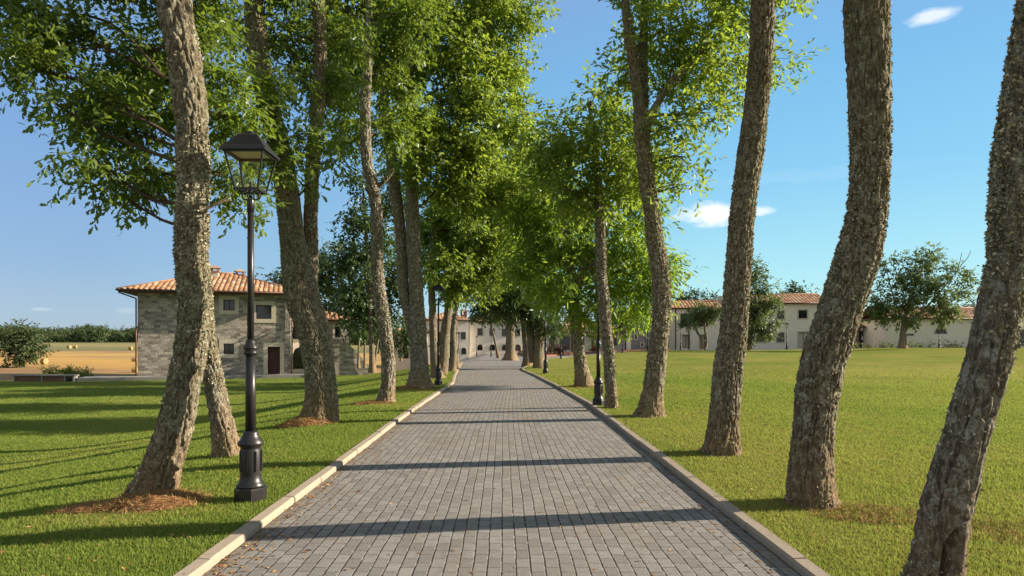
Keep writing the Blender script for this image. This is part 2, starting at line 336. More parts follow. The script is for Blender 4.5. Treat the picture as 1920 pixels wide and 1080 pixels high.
# kerbs: separate blocks about a metre long
def kerb(name, fx, s, y0, y1):
    vs = []; fs = []; tint = []; y = y0; prof = [(0, -.25), (.002, -.012), (.016, .008), (.112, .012), (.12, .004), (.12, -.25)]
    while y < y1:
        y2 = min(y + 1.0, y1); pts = []
        sub = 5 if y > 18 else 2
        jx, jz = random.uniform(-.007, .007), random.uniform(-.005, .004)
        for q in np.linspace(y + .006, y2 - .006, sub):
            x = float(fx(q)); zt = float(terrain(x, q))
            for (dx, dz) in prof: pts.append((x + s * dx + jx, q, zt + dz + jz))
        o = len(vs); vs += pts; n = len(prof); tint += [random.random()] * len(pts)
        for i in range(sub - 1): fs += [(o + i * n + k, o + i * n + (k + 1) % n, o + (i + 1) * n + (k + 1) % n, o + (i + 1) * n + k) for k in range(n)]
        fs += [tuple(o + k for k in range(n)), tuple(o + (sub - 1) * n + k for k in range(n - 1, -1, -1))]
        y = y2
    me = bpy.data.meshes.new(name); me.from_pydata(vs, [], fs); at = me.attributes.new('tint', 'FLOAT', 'POINT'); at.data.foreach_set('value', tint)
    return tag(link(name, me, M['kerb']), kind='structure')
kerb('kerb', KL, -1, -12, 62); kerb('kerb', KR, 1, -12, 82)

# grass blades
def grass(n):
    y = 3.6 * (46 / 3.6) ** rng.random(n); x = (rng.random(n) * 2 - 1) * (y * .80 + .8)
    keep = (x < KL(y) - .105 - .02 * rng.random(n)) | (x > KR(y) + .105 + .02 * rng.random(n)); x, y = x[keep], y[keep]
    for cx, cy, r in ((-3.75, 6.75, .62), (-3.95, 13.5, .4)):
        k = ((x - cx) ** 2 + (y - cy) ** 2 > (r * (.7 + .6 * rng.random(len(x)))) ** 2); x, y = x[k], y[k]
    k = rng.random(len(x)) > sm((y - 18) / 26); x, y = x[k], y[k]
    n = len(x); z = lawn_z(x, y) - .006; w = (.0022 + .00055 * y) * (.7 + .6 * rng.random(n)); h = (.013 + .02 * rng.random(n) + .022 * np.clip(noise3(x * 4, y * 4, 2.2) - .35, 0, 1)) * (1 + .012 * y)
    th = rng.random(n) * 6.283; lean = rng.normal(0, .45, (n, 2)) * h[:, None]
    P = np.stack([x, y, z], -1); S = np.stack([np.cos(th) * w, np.sin(th) * w, 0 * w], -1)
    T = P + np.stack([lean[:, 0], lean[:, 1], h], -1)
    V = np.stack([P - S, P + S, T], 1).reshape(-1, 3)
    me = np_mesh('grass', V, [np.arange(3 * n).reshape(-1, 3)], attr=np.repeat(dryness(x, y), 3))
    a = me.attributes.new('rnd', 'FLOAT', 'POINT'); a.data.foreach_set('value', np.repeat(rng.random(n), 3).astype(np.float32))
    tag(link('grass', me, M['grass']), 'short mown grass blades on the lawns beside the drive', 'grass', kind='stuff')
grass(800000)

# ------------------------------------------------------------------ leaves
def tmpl(half):
    h = np.array(half, float); m = len(h)
    up = np.array([(x, y, .22 * y) for x, y in h]); dn = np.array([(x, -y, .22 * y) for x, y in h[1:-1]])
    return np.concatenate([up, dn]), [list(range(m)), [m - 1] + [m + k for k in range(m - 3, -1, -1)] + [0]]
T_OAK = tmpl([(0, 0), (.16, .11), (.27, .07), (.42, .22), (.53, .12), (.70, .24), (.82, .13), (1, 0)])
T_MID = tmpl([(0, 0), (.32, .21), (.72, .22), (1, 0)])
T_LAN = tmpl([(0, 0), (.3, .13), (.65, .12), (1, 0)])
T_FAR = (np.array([(0, 0, 0), (.45, .3, .05), (1, 0, 0), (.5, -.3, .05)]), [[0, 1, 2, 3]])
def norm(a): return a / np.maximum(np.linalg.norm(a, axis=-1, keepdims=True), 1e-9)
def leaf_arrays(P, A, N, L, T, off=0):
    """leaves at P along A with normal N, lengths L"""
    A = norm(A); S = norm(np.cross(N, A)); N = np.cross(A, S); tv, tf = T
    V = P[:, None, :] + L[:, None, None] * (tv[None, :, 0:1] * A[:, None] + tv[None, :, 1:2] * S[:, None] + tv[None, :, 2:3] * N[:, None])
    n, m = len(P), len(tv); base = (np.arange(n) * m)[:, None] + off
    return V.reshape(-1, 3), [base + np.array(f)[None, :] for f in tf], m
def clump_leaves(clumps, lsize, lai, T, kleaf=7, twig=.3, droop=.3, sub=.55, flat=.65):
    """clumps: (centre3, radii3) world.  returns leaf arrays and the sub-centres for the branches"""
    lai = lai * 1.75; tv = T[0]; wid = tv[:, 1].max() * 2; area = lsize * lsize * wid * .62
    Ps, As, Ns, Ls, Ts = [], [], [], [], []; subs = []
    for c, r in clumps:
        c, r = np.array(c), np.array(r); A = math.pi * (r[0] * r[2])
        n = int(lai * A / area); nt = max(3, n // kleaf)
        K = max(5, int(2.2 * (r[0] * r[1] * r[2]) ** (1 / 3.) / sub * 3.2))
        q = norm(rng.normal(size=(K, 3))) * (rng.random((K, 1)) ** .42); sc = c + q * r * .92
        subs.append(sc)
        pick = rng.integers(0, K, nt); srad = sub * (.55 + .7 * rng.random(K))
        tc = sc[pick] + rng.normal(size=(nt, 3)) * np.array([1, 1, flat]) * srad[pick][:, None] * .55
        td = norm((tc - c) / r * .8 + rng.normal(size=(nt, 3)) * .7 + np.array([0, 0, -droop]))
        s = (np.arange(kleaf) / kleaf)[None, :, None]
        P = tc[:, None] + td[:, None] * s * twig; side = norm(np.cross(td, np.array([0, 0, 1.]) + rng.normal(size=(nt, 3)) * .3))
        sg = np.where(np.arange(kleaf) % 2, 1, -1)[None, :, None]
        A_ = td[:, None] * .75 + side[:, None] * sg * .7 + rng.normal(size=(nt, kleaf, 3)) * .35 + np.array([0, 0, -droop * .8])
        N_ = np.array([0, 0, 1.]) + rng.normal(size=(nt, kleaf, 3)) * .55 + (tc - c)[:, None] * .25
        Ps.append(P.reshape(-1, 3)); As.append(A_.reshape(-1, 3)); Ns.append(N_.reshape(-1, 3))
        Ls.append(lsize * (.65 + .7 * rng.random(nt * kleaf)))
        tt = np.clip(.15 + .75 * rng.random(K)[pick][:, None] * .6 + .5 * rng.random((nt, kleaf)), 0, 1); Ts.append(tt.ravel())
    return np.concatenate(Ps), np.concatenate(As), np.concatenate(Ns), np.concatenate(Ls), np.concatenate(Ts), subs
def tube_arrays(pts, rad, n=6, off=0):
    pts = np.asarray(pts, float); rad = np.asarray(rad, float); t = norm(np.gradient(pts, axis=0))
    u = norm(np.cross(t, np.array([.31, .95, .08]))); w = np.cross(t, u); th = np.arange(n) / n * 2 * np.pi
    V = pts[:, None] + rad[:, None, None] * (np.cos(th)[None, :, None] * u[:, None] + np.sin(th)[None, :, None] * w[:, None])
    return V.reshape(-1, 3), grid_faces(n, len(pts), True, off)
def catmull(P, per=10):
    P = np.asarray(P, float); Q = np.vstack([2 * P[0] - P[1], P, 2 * P[-1] - P[-2]]); out = []
    for i in range(1, len(Q) - 2):
        t = np.linspace(0, 1, per, endpoint=False)[:, None]; a, b, c, d = Q[i - 1], Q[i], Q[i + 1], Q[i + 2]
        out.append(.5 * (2 * b + (c - a) * t + (2 * a - 5 * b + 4 * c - d) * t ** 2 + (3 * b - a - 3 * c + d) * t ** 3))
    return np.vstack(out + [P[-1:]])
def V0z(C): return C[:, 2][:, None]
def stem_mesh(name, P, nseg, step, amp, flare, flakes, mats, seed=0, fw=.042, fsize=.022, hmax=8.5, dent=None):
    """P (n,4) = centre line and radius; a bark-covered tube"""
    C = catmull(P, 14); s = np.concatenate([[0], np.cumsum(np.linalg.norm(np.diff(C[:, :3], axis=0), axis=1))])
    ss = np.arange(0, s[-1], step); C = np.stack([np.interp(ss, s, C[:, k]) for k in range(4)], -1)
    t = norm(np.gradient(C[:, :3], axis=0)); u = norm(np.cross(np.array([0, 1., 0]), t)); w = np.cross(t, u)
    th = np.arange(nseg) / nseg * 2 * np.pi; r = C[:, 3][:, None]; S = ss[:, None]
    cx, cy = np.cos(th)[None], np.sin(th)[None]
    k = r / fw; o = seed * 17.3
    twist = S * .25
    n1 = noise3(cx * k + o, cy * k, S / .17 + twist); n2 = noise3(cx * k * 2.1, cy * k * 2.1 + o, S / .035); n3 = noise3(cx * 1.3 + o, cy * 1.3, S / .5)
    cr = np.exp(-((n1 - .5) / .075) ** 2); n4 = noise3(cx * k * .7 + 9, cy * k * .7 + o, S / .05); cr2 = np.exp(-((n4 - .5) / .06) ** 2)
    disp = amp * (.25 - 1.0 * cr - .35 * cr2 * (1 - cr) + (n2 - .5) * .6) - r * .03 + r * .07 * (n3 - .5) * 2
    fl = flare * np.exp(-np.maximum(S - .15, 0) / .22) * (1 + .45 * np.cos(th * 4 + seed) + .25 * np.cos(th * 7 + 2 * seed))
    rr = r * (1 + fl) + disp
    if dent:
        for zc, tc, zr, tr, dp in dent:
            dth = (th[None] - tc + np.pi) % (2 * np.pi) - np.pi; g = (dth / tr) ** 2 + ((V0z(C) - zc) / zr) ** 2 + .5 * (n1 - .5); rr = rr - dp * np.clip(1.25 - g, 0, 1) ** .6
    V = C[:, None, :3] + rr[..., None] * (cx[..., None] * u[:, None] + cy[..., None] * w[:, None])
    NV = norm(V - C[:, None, :3]); nv = V.reshape(-1, 3); faces = [grid_faces(nseg, len(ss), True)]; mt = [0]; tint = np.zeros(len(nv))
    faces.append((np.arange(nseg) + nseg * (len(ss) - 1))[None, :]); mt.append(0)
    if flakes:
        top = min(len(ss), int(hmax / step)); i = rng.integers(2, top, flakes * 3); j = rng.integers(0, nseg, flakes * 3)
        f = noise3(V[i, j, 0] * 3, V[i, j, 1] * 3, V[i, j, 2] * 1.7) + .55 * rng.random(len(i)) + .3 * np.clip(i * step / 1.6, 0, 1)
        kk = np.argsort(-f)[:flakes]; i, j = i[kk], j[kk]
        nn = NV[i, j]; A = nn * .55 + norm(rng.normal(size=(len(i), 3))) * .8
        Lf = fsize * (.55 + rng.random(len(i)) ** 1.5 * .95)
        fv, ff, m = leaf_arrays(V[i, j] - nn * .004, A, nn + rng.normal(size=(len(i), 3)) * .6, Lf, (np.array([(0, -.2, 0), (.6, -.62, .28), (.85, -.12, .12), (1.15, .22, .4), (.45, .55, -.05), (0, .2, 0)]), [[0, 1, 2, 3, 4, 5]]), len(nv))
        nv = np.vstack([nv, fv]); faces += ff; mt += [1]; tint = np.concatenate([tint, np.repeat(rng.random(len(i)), m)])
    return np_mesh(name, nv, faces, mt, smooth=True, attr=tint)

def make_tree(name, label, base, d, stems, clumps, leaf='oak', T=T_MID, lsize=.1, lai=3.2, group=None, near=0, bark='bark', cat='tree', sub=.5, droop=.3, flare=.35, twig=None, rdep=1.0, dz=None, world_clumps=(), kleaf=7, limbs=True, squash=1.0, dent=None):
    """base px; stems: lists of (px,py,halfwidth px[,depth offset]); clumps: (px,py,rx,ry[,depth offset]) in photo pixels at depth d"""
    bx, by, bz = W(base[0], base[1], d)
    if dz is not None: bz = dz
    root = empty(name, (bx, by, bz)); tag(root, label, cat, group)
    B = np.array([bx, by, bz]); allst = []
    for k, st in enumerate(stems):
        P = []
        for q in st:
            dd = d + (q[3] if len(q) > 3 else 0); x, y, z = W(q[0], q[1], dd); P.append((x - bx, y - by, z - bz, q[2] / F * dd / math.hypot(1, (q[0] - CX) / F)))
        P = np.array(P)
        if k == 0:
            P = np.vstack([[P[0, 0] - (P[1, 0] - P[0, 0]) * .1, P[0, 1], min(-.18, P[0, 2] - .2), P[0, 3]], P])
        px_m = d / F
        if near: me = stem_mesh(name + '_bark', P, 150 if near > 1 else 90, .014 if near > 1 else .03, min(.03, P[0, 3] * .15), flare if k == 0 else 0, 17000 if near > 1 else 6000, None, seed=k + d, fsize=.0165 if near > 1 else .026, dent=dent if k == 0 else None)
        else: me = stem_mesh(name + '_bark', P, 14, .14 if d < 60 else .4, P[0, 3] * .09, flare if k == 0 else 0, 0, None, seed=k + d, fw=.09)
        link('trunk' if k == 0 else 'limb', me, [M[bark], M['lichen']], root)
        allst.append(catmull(P, 8))
    wc = []
    for c in clumps:
        dd = d + (c[4] if len(c) > 4 else 0); x, y, z = W(c[0], c[1], dd); rx, rz = c[2] / F * dd, c[3] / F * dd
        wc.append(((x - bx, y - by, z - bz), (rx, rdep * (rx + rz) / 2, rz * squash)))
    for c, r in world_clumps: wc.append((tuple(np.array(c) - B), r))
    if wc:
        P, A, N, L, Tt, subs = clump_leaves(wc, lsize, lai, T, kleaf=kleaf, twig=twig or lsize * 3, droop=droop, sub=sub)
        V, Fc, m = leaf_arrays(P, A, N, L, T); tint = np.repeat(Tt, m); mats = [0] * len(Fc); Vs = [V]; off = len(V); br = []
        if limbs:
            st = np.vstack(allst)
            for (c, r), sc in zip(wc, subs):
                c = np.array(c); hd = np.hypot(st[:, 0] - c[0], st[:, 1] - c[1]); want = c[2] - .55 * hd.min()
                i = np.argmin(np.abs(st[:, 2] - want) + .4 * hd); a = st[i, :3]; ra = max(.009, min(st[i, 3] * .35, .03)); mid = (a + c) / 2 + rng.normal(size=3) * .12 * np.linalg.norm(c - a) + np.array([0, 0, .06 * np.linalg.norm(c - a)])
                line = catmull([a, mid, c], 4); v, f = tube_arrays(line, np.linspace(ra, ra * .4, len(line)), 6, off); Vs.append(v); br.append(f); off += len(v)
                for q in sc[: (10 if d < 30 else 3)]:
                    b0 = line[rng.integers(len(line) // 2, len(line))]; m2 = (b0 + q) / 2 + rng.normal(size=3) * .08 * np.linalg.norm(q - b0)
                    v, f = tube_arrays([b0, m2, q], [ra * .38, ra * .25, .004], 4, off); Vs.append(v); br.append(f); off += len(v)
            tint = np.concatenate([tint, np.zeros(off - len(tint))])
        me = np_mesh(name + '_leaves', np.vstack(Vs), Fc + br, mats + [1] * len(br), attr=tint)
        link('crown', me, [M[leaf], M['stem']], root)
    return root
G = 'trees lining the paved drive'
#TREES
exec_trees = True
# --- left row
make_tree('oak_tree', 'leaning lichen-covered oak on an earth mound, left of the black lamp post nearest the camera', (296, 932), 6.94,
  [[(284, 940, 42), (297, 895, 39), (327, 800, 34), (349, 700, 31.5), (365, 600, 33), (364, 540, 32), (358, 480, 30), (361, 400, 31), (362, 300, 31, .05), (358, 200, 31, .05), (344, 100, 32, .1), (322, 0, 32, .15), (305, -110, 30, .2), (290, -230, 26, .3), (270, -380, 18, .4)]],
  [], 'oak', T_MID, .12, 2.4, G, 2, sub=.5, world_clumps=[((-3.6, 5.9, 8.6), (1.8, 1.6, 1.3)), ((-5.2, 5.6, 8.3), (1.4, 1.5, 1.1)), ((-2.4, 6.4, 9.3), (1.3, 1.3, 1.2)), ((-3.8, 7.2, 10), (1.6, 1.6, 1.2))], flare=.45)
make_tree('oak_tree', 'oak leaning left just behind the leaning mound oak, crown filling the upper left', (425, 850), 9.75,
  [[(428, 852, 24), (411, 765, 21), (396, 690, 19), (381, 600, 21), (373, 500, 20), (367, 400, 19), (362, 300, 18), (355, 150, 17), (345, 0, 15), (335, -120, 12), (330, -260, 8)]],
  [(45, 120, 62, 52, .3), (120, 60, 75, 55, .8), (165, 190, 75, 48, 0), (255, 110, 80, 65, 1.0), (245, 240, 75, 42, .3), (175, 296, 50, 24, -.3), (280, 320, 70, 38, .5), (395, 120, 50, 60, 1.2), (430, 215, 45, 55, 1.0), (425, 320, 40, 48, .6), (340, 30, 75, 45, 1.5),
   (95, 190, 45, 22, 0), (440, 380, 25, 22, .5), (200, -70, 130, 60, .5), (370, -90, 110, 70, 1), (300, 180, 60, 50, .8), (250, 355, 40, 22, .2), (20, 30, 50, 40, .6), (195, 345, 25, 14, .1)],
  'oak', T_OAK, .115, 4.8, G, 2, sub=.38, droop=.45)
make_tree('oak_tree', 'thick double-stemmed oak with a grassy clump at its foot, right of the nearest lamp post', (590, 788), 13.65,
  [[(598, 792, 36), (603, 745, 31), (600, 700, 29), (592, 650, 29), (581, 600, 31), (567, 560, 33), (557, 500, 29), (548, 440, 24), (537, 350, 22), (522, 270, 21), (500, 180, 21), (484, 100, 20), (476, 0, 19), (470, -100, 16), (462, -240, 10)],
   [(578, 560, 17, .25), (583, 470, 14, .3), (582, 400, 13, .3), (587, 300, 13, .3), (596, 200, 13, .3), (601, 100, 12, .3), (596, 0, 12, .4), (590, -100, 12, .4), (592, -220, 8, .5)]],
  [(515, 165, 50, 55, -.8), (560, 255, 50, 42, -.8), (625, 190, 45, 60, .7), (625, 300, 24, 24, .2), (550, 80, 50, 55, .6), (640, 70, 50, 60, 1), (505, 300, 34, 34, -.9), (440, 60, 38, 50, 1), (565, 335, 24, 18, -.6), (520, -80, 110, 80, 0), (650, -80, 90, 70, 1), (580, 140, 35, 50, .8), (470, 250, 30, 40, -.4)],
  'oak', T_OAK, .12, 3.2, G, 2, sub=.4, droop=.4, flare=.25)
make_tree('oak_tree', 'slim wavy grey oak left of the drive with a broken side twig half way up', (727, 756), 17.8,
  [[(722, 758, 15), (728, 715, 13), (727, 660, 12.5), (719, 600, 12.5), (710, 540, 12), (707, 470, 11), (706, 400, 10.5), (699, 350, 10.5), (688, 300, 10), (685, 200, 9.5), (690, 100, 8.5), (692, 0, 7), (690, -110, 8), (694, -240, 5)],
   [(708, 350, 2.5), (722, 338, 2), (738, 318, 1)]],
  [(690, 60, 60, 50, 1), (640, 145, 40, 55, 1.2), (740, 140, 50, 55, 1), (700, -60, 110, 70, 0), (765, 40, 50, 50, 0), (660, 260, 30, 45, 1.6), (735, 240, 30, 50, 1.5), (620, 20, 40, 60, 1.5)],
  'oak', T_MID, .125, 3.6, G, 1, sub=.52, bark='bark2', droop=.4)
make_tree('oak_tree', 'stout twin-stemmed oak with spreading roots beside the second left lamp post', (785, 728), 23.3,
  [[(787, 730, 21), (787, 685, 17.5), (784, 620, 15), (780, 540, 13), (775, 450, 13), (772, 350, 12), (770, 250, 10), (768, 150, 8), (770, 40, 6), (768, -60, 4)],
   [(778, 640, 10, .1), (757, 540, 10.5, .2), (752, 450, 10, .3), (740, 350, 11, .3), (728, 250, 10, .3), (716, 160, 9, .3), (709, 80, 8, .3), (706, -40, 5, .4)]],
  [(820, 60, 100, 70, 0), (930, 50, 75, 60, 1), (870, 150, 100, 70, 0), (955, 140, 50, 60, 1), (800, 200, 75, 70, -1), (900, 250, 85, 70, 0), (845, 340, 80, 70, 0), (930, 330, 55, 55, 1), (785, 320, 50, 60, -.8), (900, -60, 140, 70, 0), (755, 110, 55, 65, 1), (985, 30, 30, 40, 1), (760, -40, 80, 60, 0), (955, 225, 40, 40, .5)],
  'bright', T_MID, .145, 3.2, G, 1, sub=.62, flare=.55, bark='bark2', droop=.35)
make_tree('oak_tree', 'tall forked oak directly behind the second left lamp post', (826, 708), 30,
  [[(820, 709, 11), (814, 660, 8), (811, 580, 7), (808, 500, 6.5), (814, 430, 6), (820, 340, 5), (825, 240, 4)], [(828, 700, 12, .4), (832, 650, 11, .4), (838, 600, 8, .4), (845, 545, 6, .4), (850, 470, 5, .5)]],
  [(870, 430, 70, 60, 0), (930, 400, 60, 55, 1), (838, 515, 50, 45, -1), (900, 515, 55, 48, 0), (960, 290, 50, 60, 1), (800, 460, 40, 60, 1), (930, 470, 45, 45, 0), (820, 400, 45, 60, .5)],
  'mid', T_MID, .16, 3.4, G, 0, sub=.6, bark='bark3', flare=.5, droop=.4)
make_tree('oak_tree', 'pale slender leaning oak far along the left verge, behind the forked oak', (846, 696), 37,
  [[(848, 697, 7), (851, 660, 5.5), (850, 620, 5), (855, 575, 4.5), (862, 530, 4), (868, 470, 3)]], [(905, 535, 36, 28, 0), (872, 540, 24, 20, 0), (940, 470, 45, 50, 2), (890, 500, 45, 40, 1)], 'oak', T_MID, .2, 2.6, G, 0, sub=.6, bark='bark3')
make_tree('oak_tree', 'dark straight oak, last trunk of the left row before the drive bends', (856, 688), 43,
  [[(856, 689, 6), (854, 650, 5), (853, 600, 5), (855, 560, 4), (858, 500, 3)]], [(850, 500, 40, 40, 2), (880, 440, 60, 60, 3), (945, 380, 60, 60, 4), (900, 330, 70, 60, 4)], 'oak', T_MID, .2, 2.6, G, 0, sub=.7, bark='bark3')
# --- right row
make_tree('oak_tree', 'oak cut by the right photo edge, pale lichen blotches and dark hollow at its foot', (1752, 1110), 4.45,
  [[(1747, 1115, 54), (1754, 1070, 50), (1765, 1000, 50), (1785, 900, 49), (1815, 800, 45), (1846, 700, 45), (1870, 600, 44), (1889, 500, 44), (1899, 400, 46), (1908, 300, 48), (1921, 200, 48), (1932, 100, 47), (1948, 0, 46), (1965, -130, 42, .1), (1985, -330, 36, .2), (1990, -560, 28, .3), (1980, -820, 18, .3)]],
  [], 'oak', T_MID, .12, 3.4, G, 2, sub=.5, bark='bark4', dent=[(.24, -1.72, .17, .26, .12), (.36, -1.5, .08, .2, .06)], world_clumps=[((3.2, 4.4, 8.0), (1.8, 1.7, 1.3)), ((4.7, 4.0, 7.6), (1.4, 1.4, 1.0)), ((2.6, 3.2, 8.6), (1.4, 1.5, 1.1)), ((3.7, 4.9, 9.4), (1.5, 1.5, 1.1))], flare=.2)
make_tree('oak_tree', 'thick right-hand oak whose trunk bends to the right half way up, on dry yellowed grass', (1521, 945), 6.71,
  [[(1522, 950, 44), (1520, 900, 42), (1523, 830, 41), (1531, 750, 42), (1543, 680, 41), (1553, 650, 44), (1569, 600, 43), (1585, 550, 43), (1601, 500, 43), (1615, 450, 41), (1625, 400, 38), (1630, 330, 37), (1631, 260, 38), (1630, 180, 40), (1627, 90, 42), (1625, 0, 43), (1628, -120, 38, .1), (1640, -290, 30, .1), (1635, -460, 22, .2), (1630, -640, 14, .2)]],
  [], 'oak', T_MID, .12, 3.4, G, 2, sub=.5, bark='bark', world_clumps=[((3.5, 6.3, 9.2), (1.9, 1.7, 1.4)), ((4.9, 6.0, 8.8), (1.4, 1.4, 1.1)), ((2.5, 5.5, 9.2), (1.4, 1.4, 1.1)), ((3.6, 6.9, 10.8), (1.7, 1.6, 1.2))], flare=.25)
make_tree('oak_tree', 'straight lichened oak leaning slightly right, third trunk from the right photo edge', (1355, 850), 9.75,
  [[(1354, 853, 34), (1357, 800, 30), (1361, 750, 29), (1366, 690, 28), (1373, 640, 27), (1379, 570, 25), (1384, 500, 24.5), (1392, 400, 23), (1405, 300, 25), (1412, 250, 24), (1418, 200, 23), (1426, 100, 23), (1430, 0, 22), (1430, -120, 19), (1440, -270, 15), (1435, -420, 9)]],
  [], 'bright', T_MID, .12, 3.4, G, 2, sub=.5, bark='bark', world_clumps=[((3.7, 9.2, 9.6), (1.9, 1.6, 1.5)), ((5.2, 9.0, 9.4), (1.4, 1.4, 1.3)), ((2.4, 8.8, 9.6), (1.5, 1.4, 1.4)), ((3.8, 9.8, 12.6), (1.7, 1.6, 1.2))], flare=.3)
make_tree('oak_tree', 'forked oak with airy sunlit crown and curved right limb, fourth trunk from the right edge', (1220, 779), 14.6,
  [[(1219, 782, 24), (1225, 730, 20), (1233, 660, 18), (1239, 600, 16.5), (1240, 540, 16.5), (1237, 500, 16), (1226, 440, 15.5), (1222, 400, 15), (1215, 350, 15), (1208, 290, 14.5), (1203, 240, 14), (1196, 180, 10), (1186, 110, 9), (1176, 40, 8.5), (1170, -30, 7), (1160, -140, 4)],
   [(1205, 262, 8, .05), (1218, 222, 7.5, -.1), (1236, 190, 6.5, -.2), (1262, 150, 5.5, -.3), (1290, 125, 4, -.3), (1325, 85, 3, -.3)],
   [(1206, 250, 9, .1), (1208, 190, 8, .2), (1206, 110, 7, .3), (1208, 30, 5.5, .4), (1212, -70, 3, .4)]],
  [(1250, 60, 62, 50, 0), (1325, 80, 62, 52, 0), (1405, 60, 48, 48, 1), (1445, 128, 38, 32, 1.4), (1285, 150, 62, 34, 0), (1360, 150, 55, 36, .5), (1200, 90, 42, 50, 1), (1160, 150, 30, 28, 1), (1255, 240, 45, 36, 0), (1285, 295, 26, 28, 0), (1270, 350, 32, 22, 0), (1320, 205, 46, 24, 0), (1230, -60, 110, 60, 0), (1400, -50, 100, 60, 0), (1470, 5, 24, 24, 1), (1225, 310, 22, 40, .6)],
  'bright', T_OAK, .13, 3.3, G, 1, sub=.38, droop=.2, bark='bark', rdep=1.4)
make_tree('oak_tree', 'thin straight oak standing against the right-hand lamp post', (1146, 765), 16.4,
  [[(1147, 768, 12), (1145, 720, 11), (1140, 650, 10.5), (1133, 580, 10), (1128, 510, 9.5), (1125, 430, 9), (1124, 370, 8), (1118, 310, 6), (1112, 250, 4.5), (1105, 190, 3)]],
  [(1100, 245, 62, 48, 0), (1055, 300, 42, 45, .8), (1150, 315, 55, 45, -.4), (1120, 375, 58, 36, 0), (1175, 250, 35, 45, .8), (1125, 185, 38, 26, .8), (1075, 360, 36, 36, 0), (1050, 240, 25, 25, .6), (1028, 265, 34, 38, 1.4), (1022, 340, 34, 36, 1.8), (1188, 330, 34, 46, .9), (1205, 280, 26, 34, 1.2)],
  'mid', T_MID, .125, 2.9, G, 1, sub=.46, bark='bark2', droop=.4, rdep=1.6)
make_tree('chestnut_tree', 'chestnut with long drooping leaves leaning left behind the right-hand lamp post', (1093, 725), 24.1,
  [[(1096, 727, 17), (1090, 690, 13), (1083, 640, 10.5), (1079, 600, 10.5), (1074, 550, 10), (1069, 500, 9), (1062, 450, 9), (1050, 400, 6), (1040, 350, 4)], [(1074, 560, 10, -.1), (1092, 510, 9, -.3), (1120, 460, 7, -.4), (1150, 400, 4, -.4)]],
  [(1040, 440, 75, 48, 0), (1145, 450, 70, 55, 0), (1200, 500, 45, 50, 0), (1060, 530, 55, 36, -1), (1160, 550, 60, 45, 0), (1000, 490, 45, 48, 1), (1110, 590, 36, 24, 0), (1195, 580, 36, 32, 1), (1000, 390, 50, 50, 1), (1190, 405, 40, 40, 1), (1245, 512, 20, 24, 0), (1090, 380, 50, 40, .6), (1020, 340, 40, 40, 1.2)],
  'chestnut', T_LAN, .22, 3.8, G, 1, sub=.55, droop=.45, bark='bark', flare=.35, rdep=2.0)
make_tree('chestnut_tree', 'dense dark chestnut with several thick stems at the right end of the drive', (1006, 688), 41,
  [[(1010, 690, 11), (1010, 660, 10), (1012, 620, 9), (1016, 580, 7), (1020, 520, 4)], [(1000, 680, 8, .3), (996, 640, 8, .3), (990, 590, 6, .3), (975, 530, 4, .3)]],
  [(950, 520, 52, 58, 0), (1005, 570, 46, 36, 0), (930, 560, 34, 26, 0), (985, 450, 52, 52, 1), (1035, 600, 34, 24, 0), (965, 575, 30, 20, -.5), (940, 450, 36, 40, 1), (1040, 530, 40, 40, 1)],
  'dark', T_LAN, .3, 3.2, G, 0, sub=.6, droop=.5, bark='bark3')
make_tree('chestnut_tree', 'short thick trunk left of the multi-stemmed chestnut', (988, 686), 45,
  [[(988, 687, 9), (988, 660, 7.5), (985, 630, 7), (982, 590, 5), (978, 540, 3)]], [(985, 560, 40, 34, 0), (1010, 480, 44, 44, 2), (960, 420, 50, 50, 3), (1000, 330, 50, 50, 4)], 'dark', T_LAN, .3, 3.0, G, 0, sub=.7, droop=.4, bark='bark3')
make_tree('chestnut_tree', 'massive pale trunk standing alone in the paved circle', (957, 672), 62,
  [[(957, 673, 11), (957, 660, 9.5), (957, 640, 8.5), (956, 615, 8), (955, 590, 6), (953, 560, 3)]], [(968, 575, 44, 20, 0), (940, 550, 36, 26, 0), (990, 560, 44, 34, 0), (955, 520, 50, 36, 0)], 'dark', T_LAN, .36, 3.2, None, 0, sub=.7, bark='bark3', flare=.6)
make_tree('small_tree', 'small dark tree with a thin leaning trunk before the white villa', (932, 668), 72,
  [[(934, 669, 3.5), (930, 650, 2.5), (926, 630, 2.3), (920, 610, 2), (915, 590, 1.2)]], [(908, 588, 26, 14, 0), (926, 580, 24, 16, .5), (942, 592, 18, 12, 0), (893, 594, 12, 9, 0), (914, 570, 16, 10, 0)], 'dark', T_FAR, .32, 3.0, None, 0, sub=.6, bark='bark3')
# --- trees beyond the left lawn
make_tree('evergreen_oak', 'tall dark evergreen tree standing left of the slim wavy oak', (698, 690), 36,
  [[(698, 692, 6), (697, 650, 5), (694, 580, 4.5), (690, 500, 4), (685, 420, 3), (680, 340, 2)]],
  [(660, 400, 30, 42, 0), (690, 470, 42, 52, 0), (735, 410, 38, 55, 1), (665, 540, 45, 42, 0), (720, 560, 40, 42, 1), (680, 340, 26, 34, 0), (745, 520, 30, 50, 1), (640, 470, 26, 34, 0), (730, 330, 30, 45, 1), (655, 590, 35, 22, 0)],
  'dark', T_FAR, .2, 3.0, None, 0, sub=.6, bark='bark3')
make_tree('evergreen_oak', 'broad dark evergreen oak behind the right end of the stone house', (652, 688), 62,
  [[(652, 690, 6), (651, 660, 4.5), (649, 620, 4.5), (645, 570, 4), (640, 520, 3)]],
  [(540, 515, 38, 20, 2), (590, 500, 40, 34, 0), (640, 490, 42, 38, 0), (690, 520, 36, 40, 0), (600, 555, 45, 36, 1), (655, 570, 45, 36, -1), (685, 590, 36, 26, 0), (640, 610, 40, 18, -1)],
  'dark', T_FAR, .3, 3.2, None, 0, sub=.8, bark='bark3')
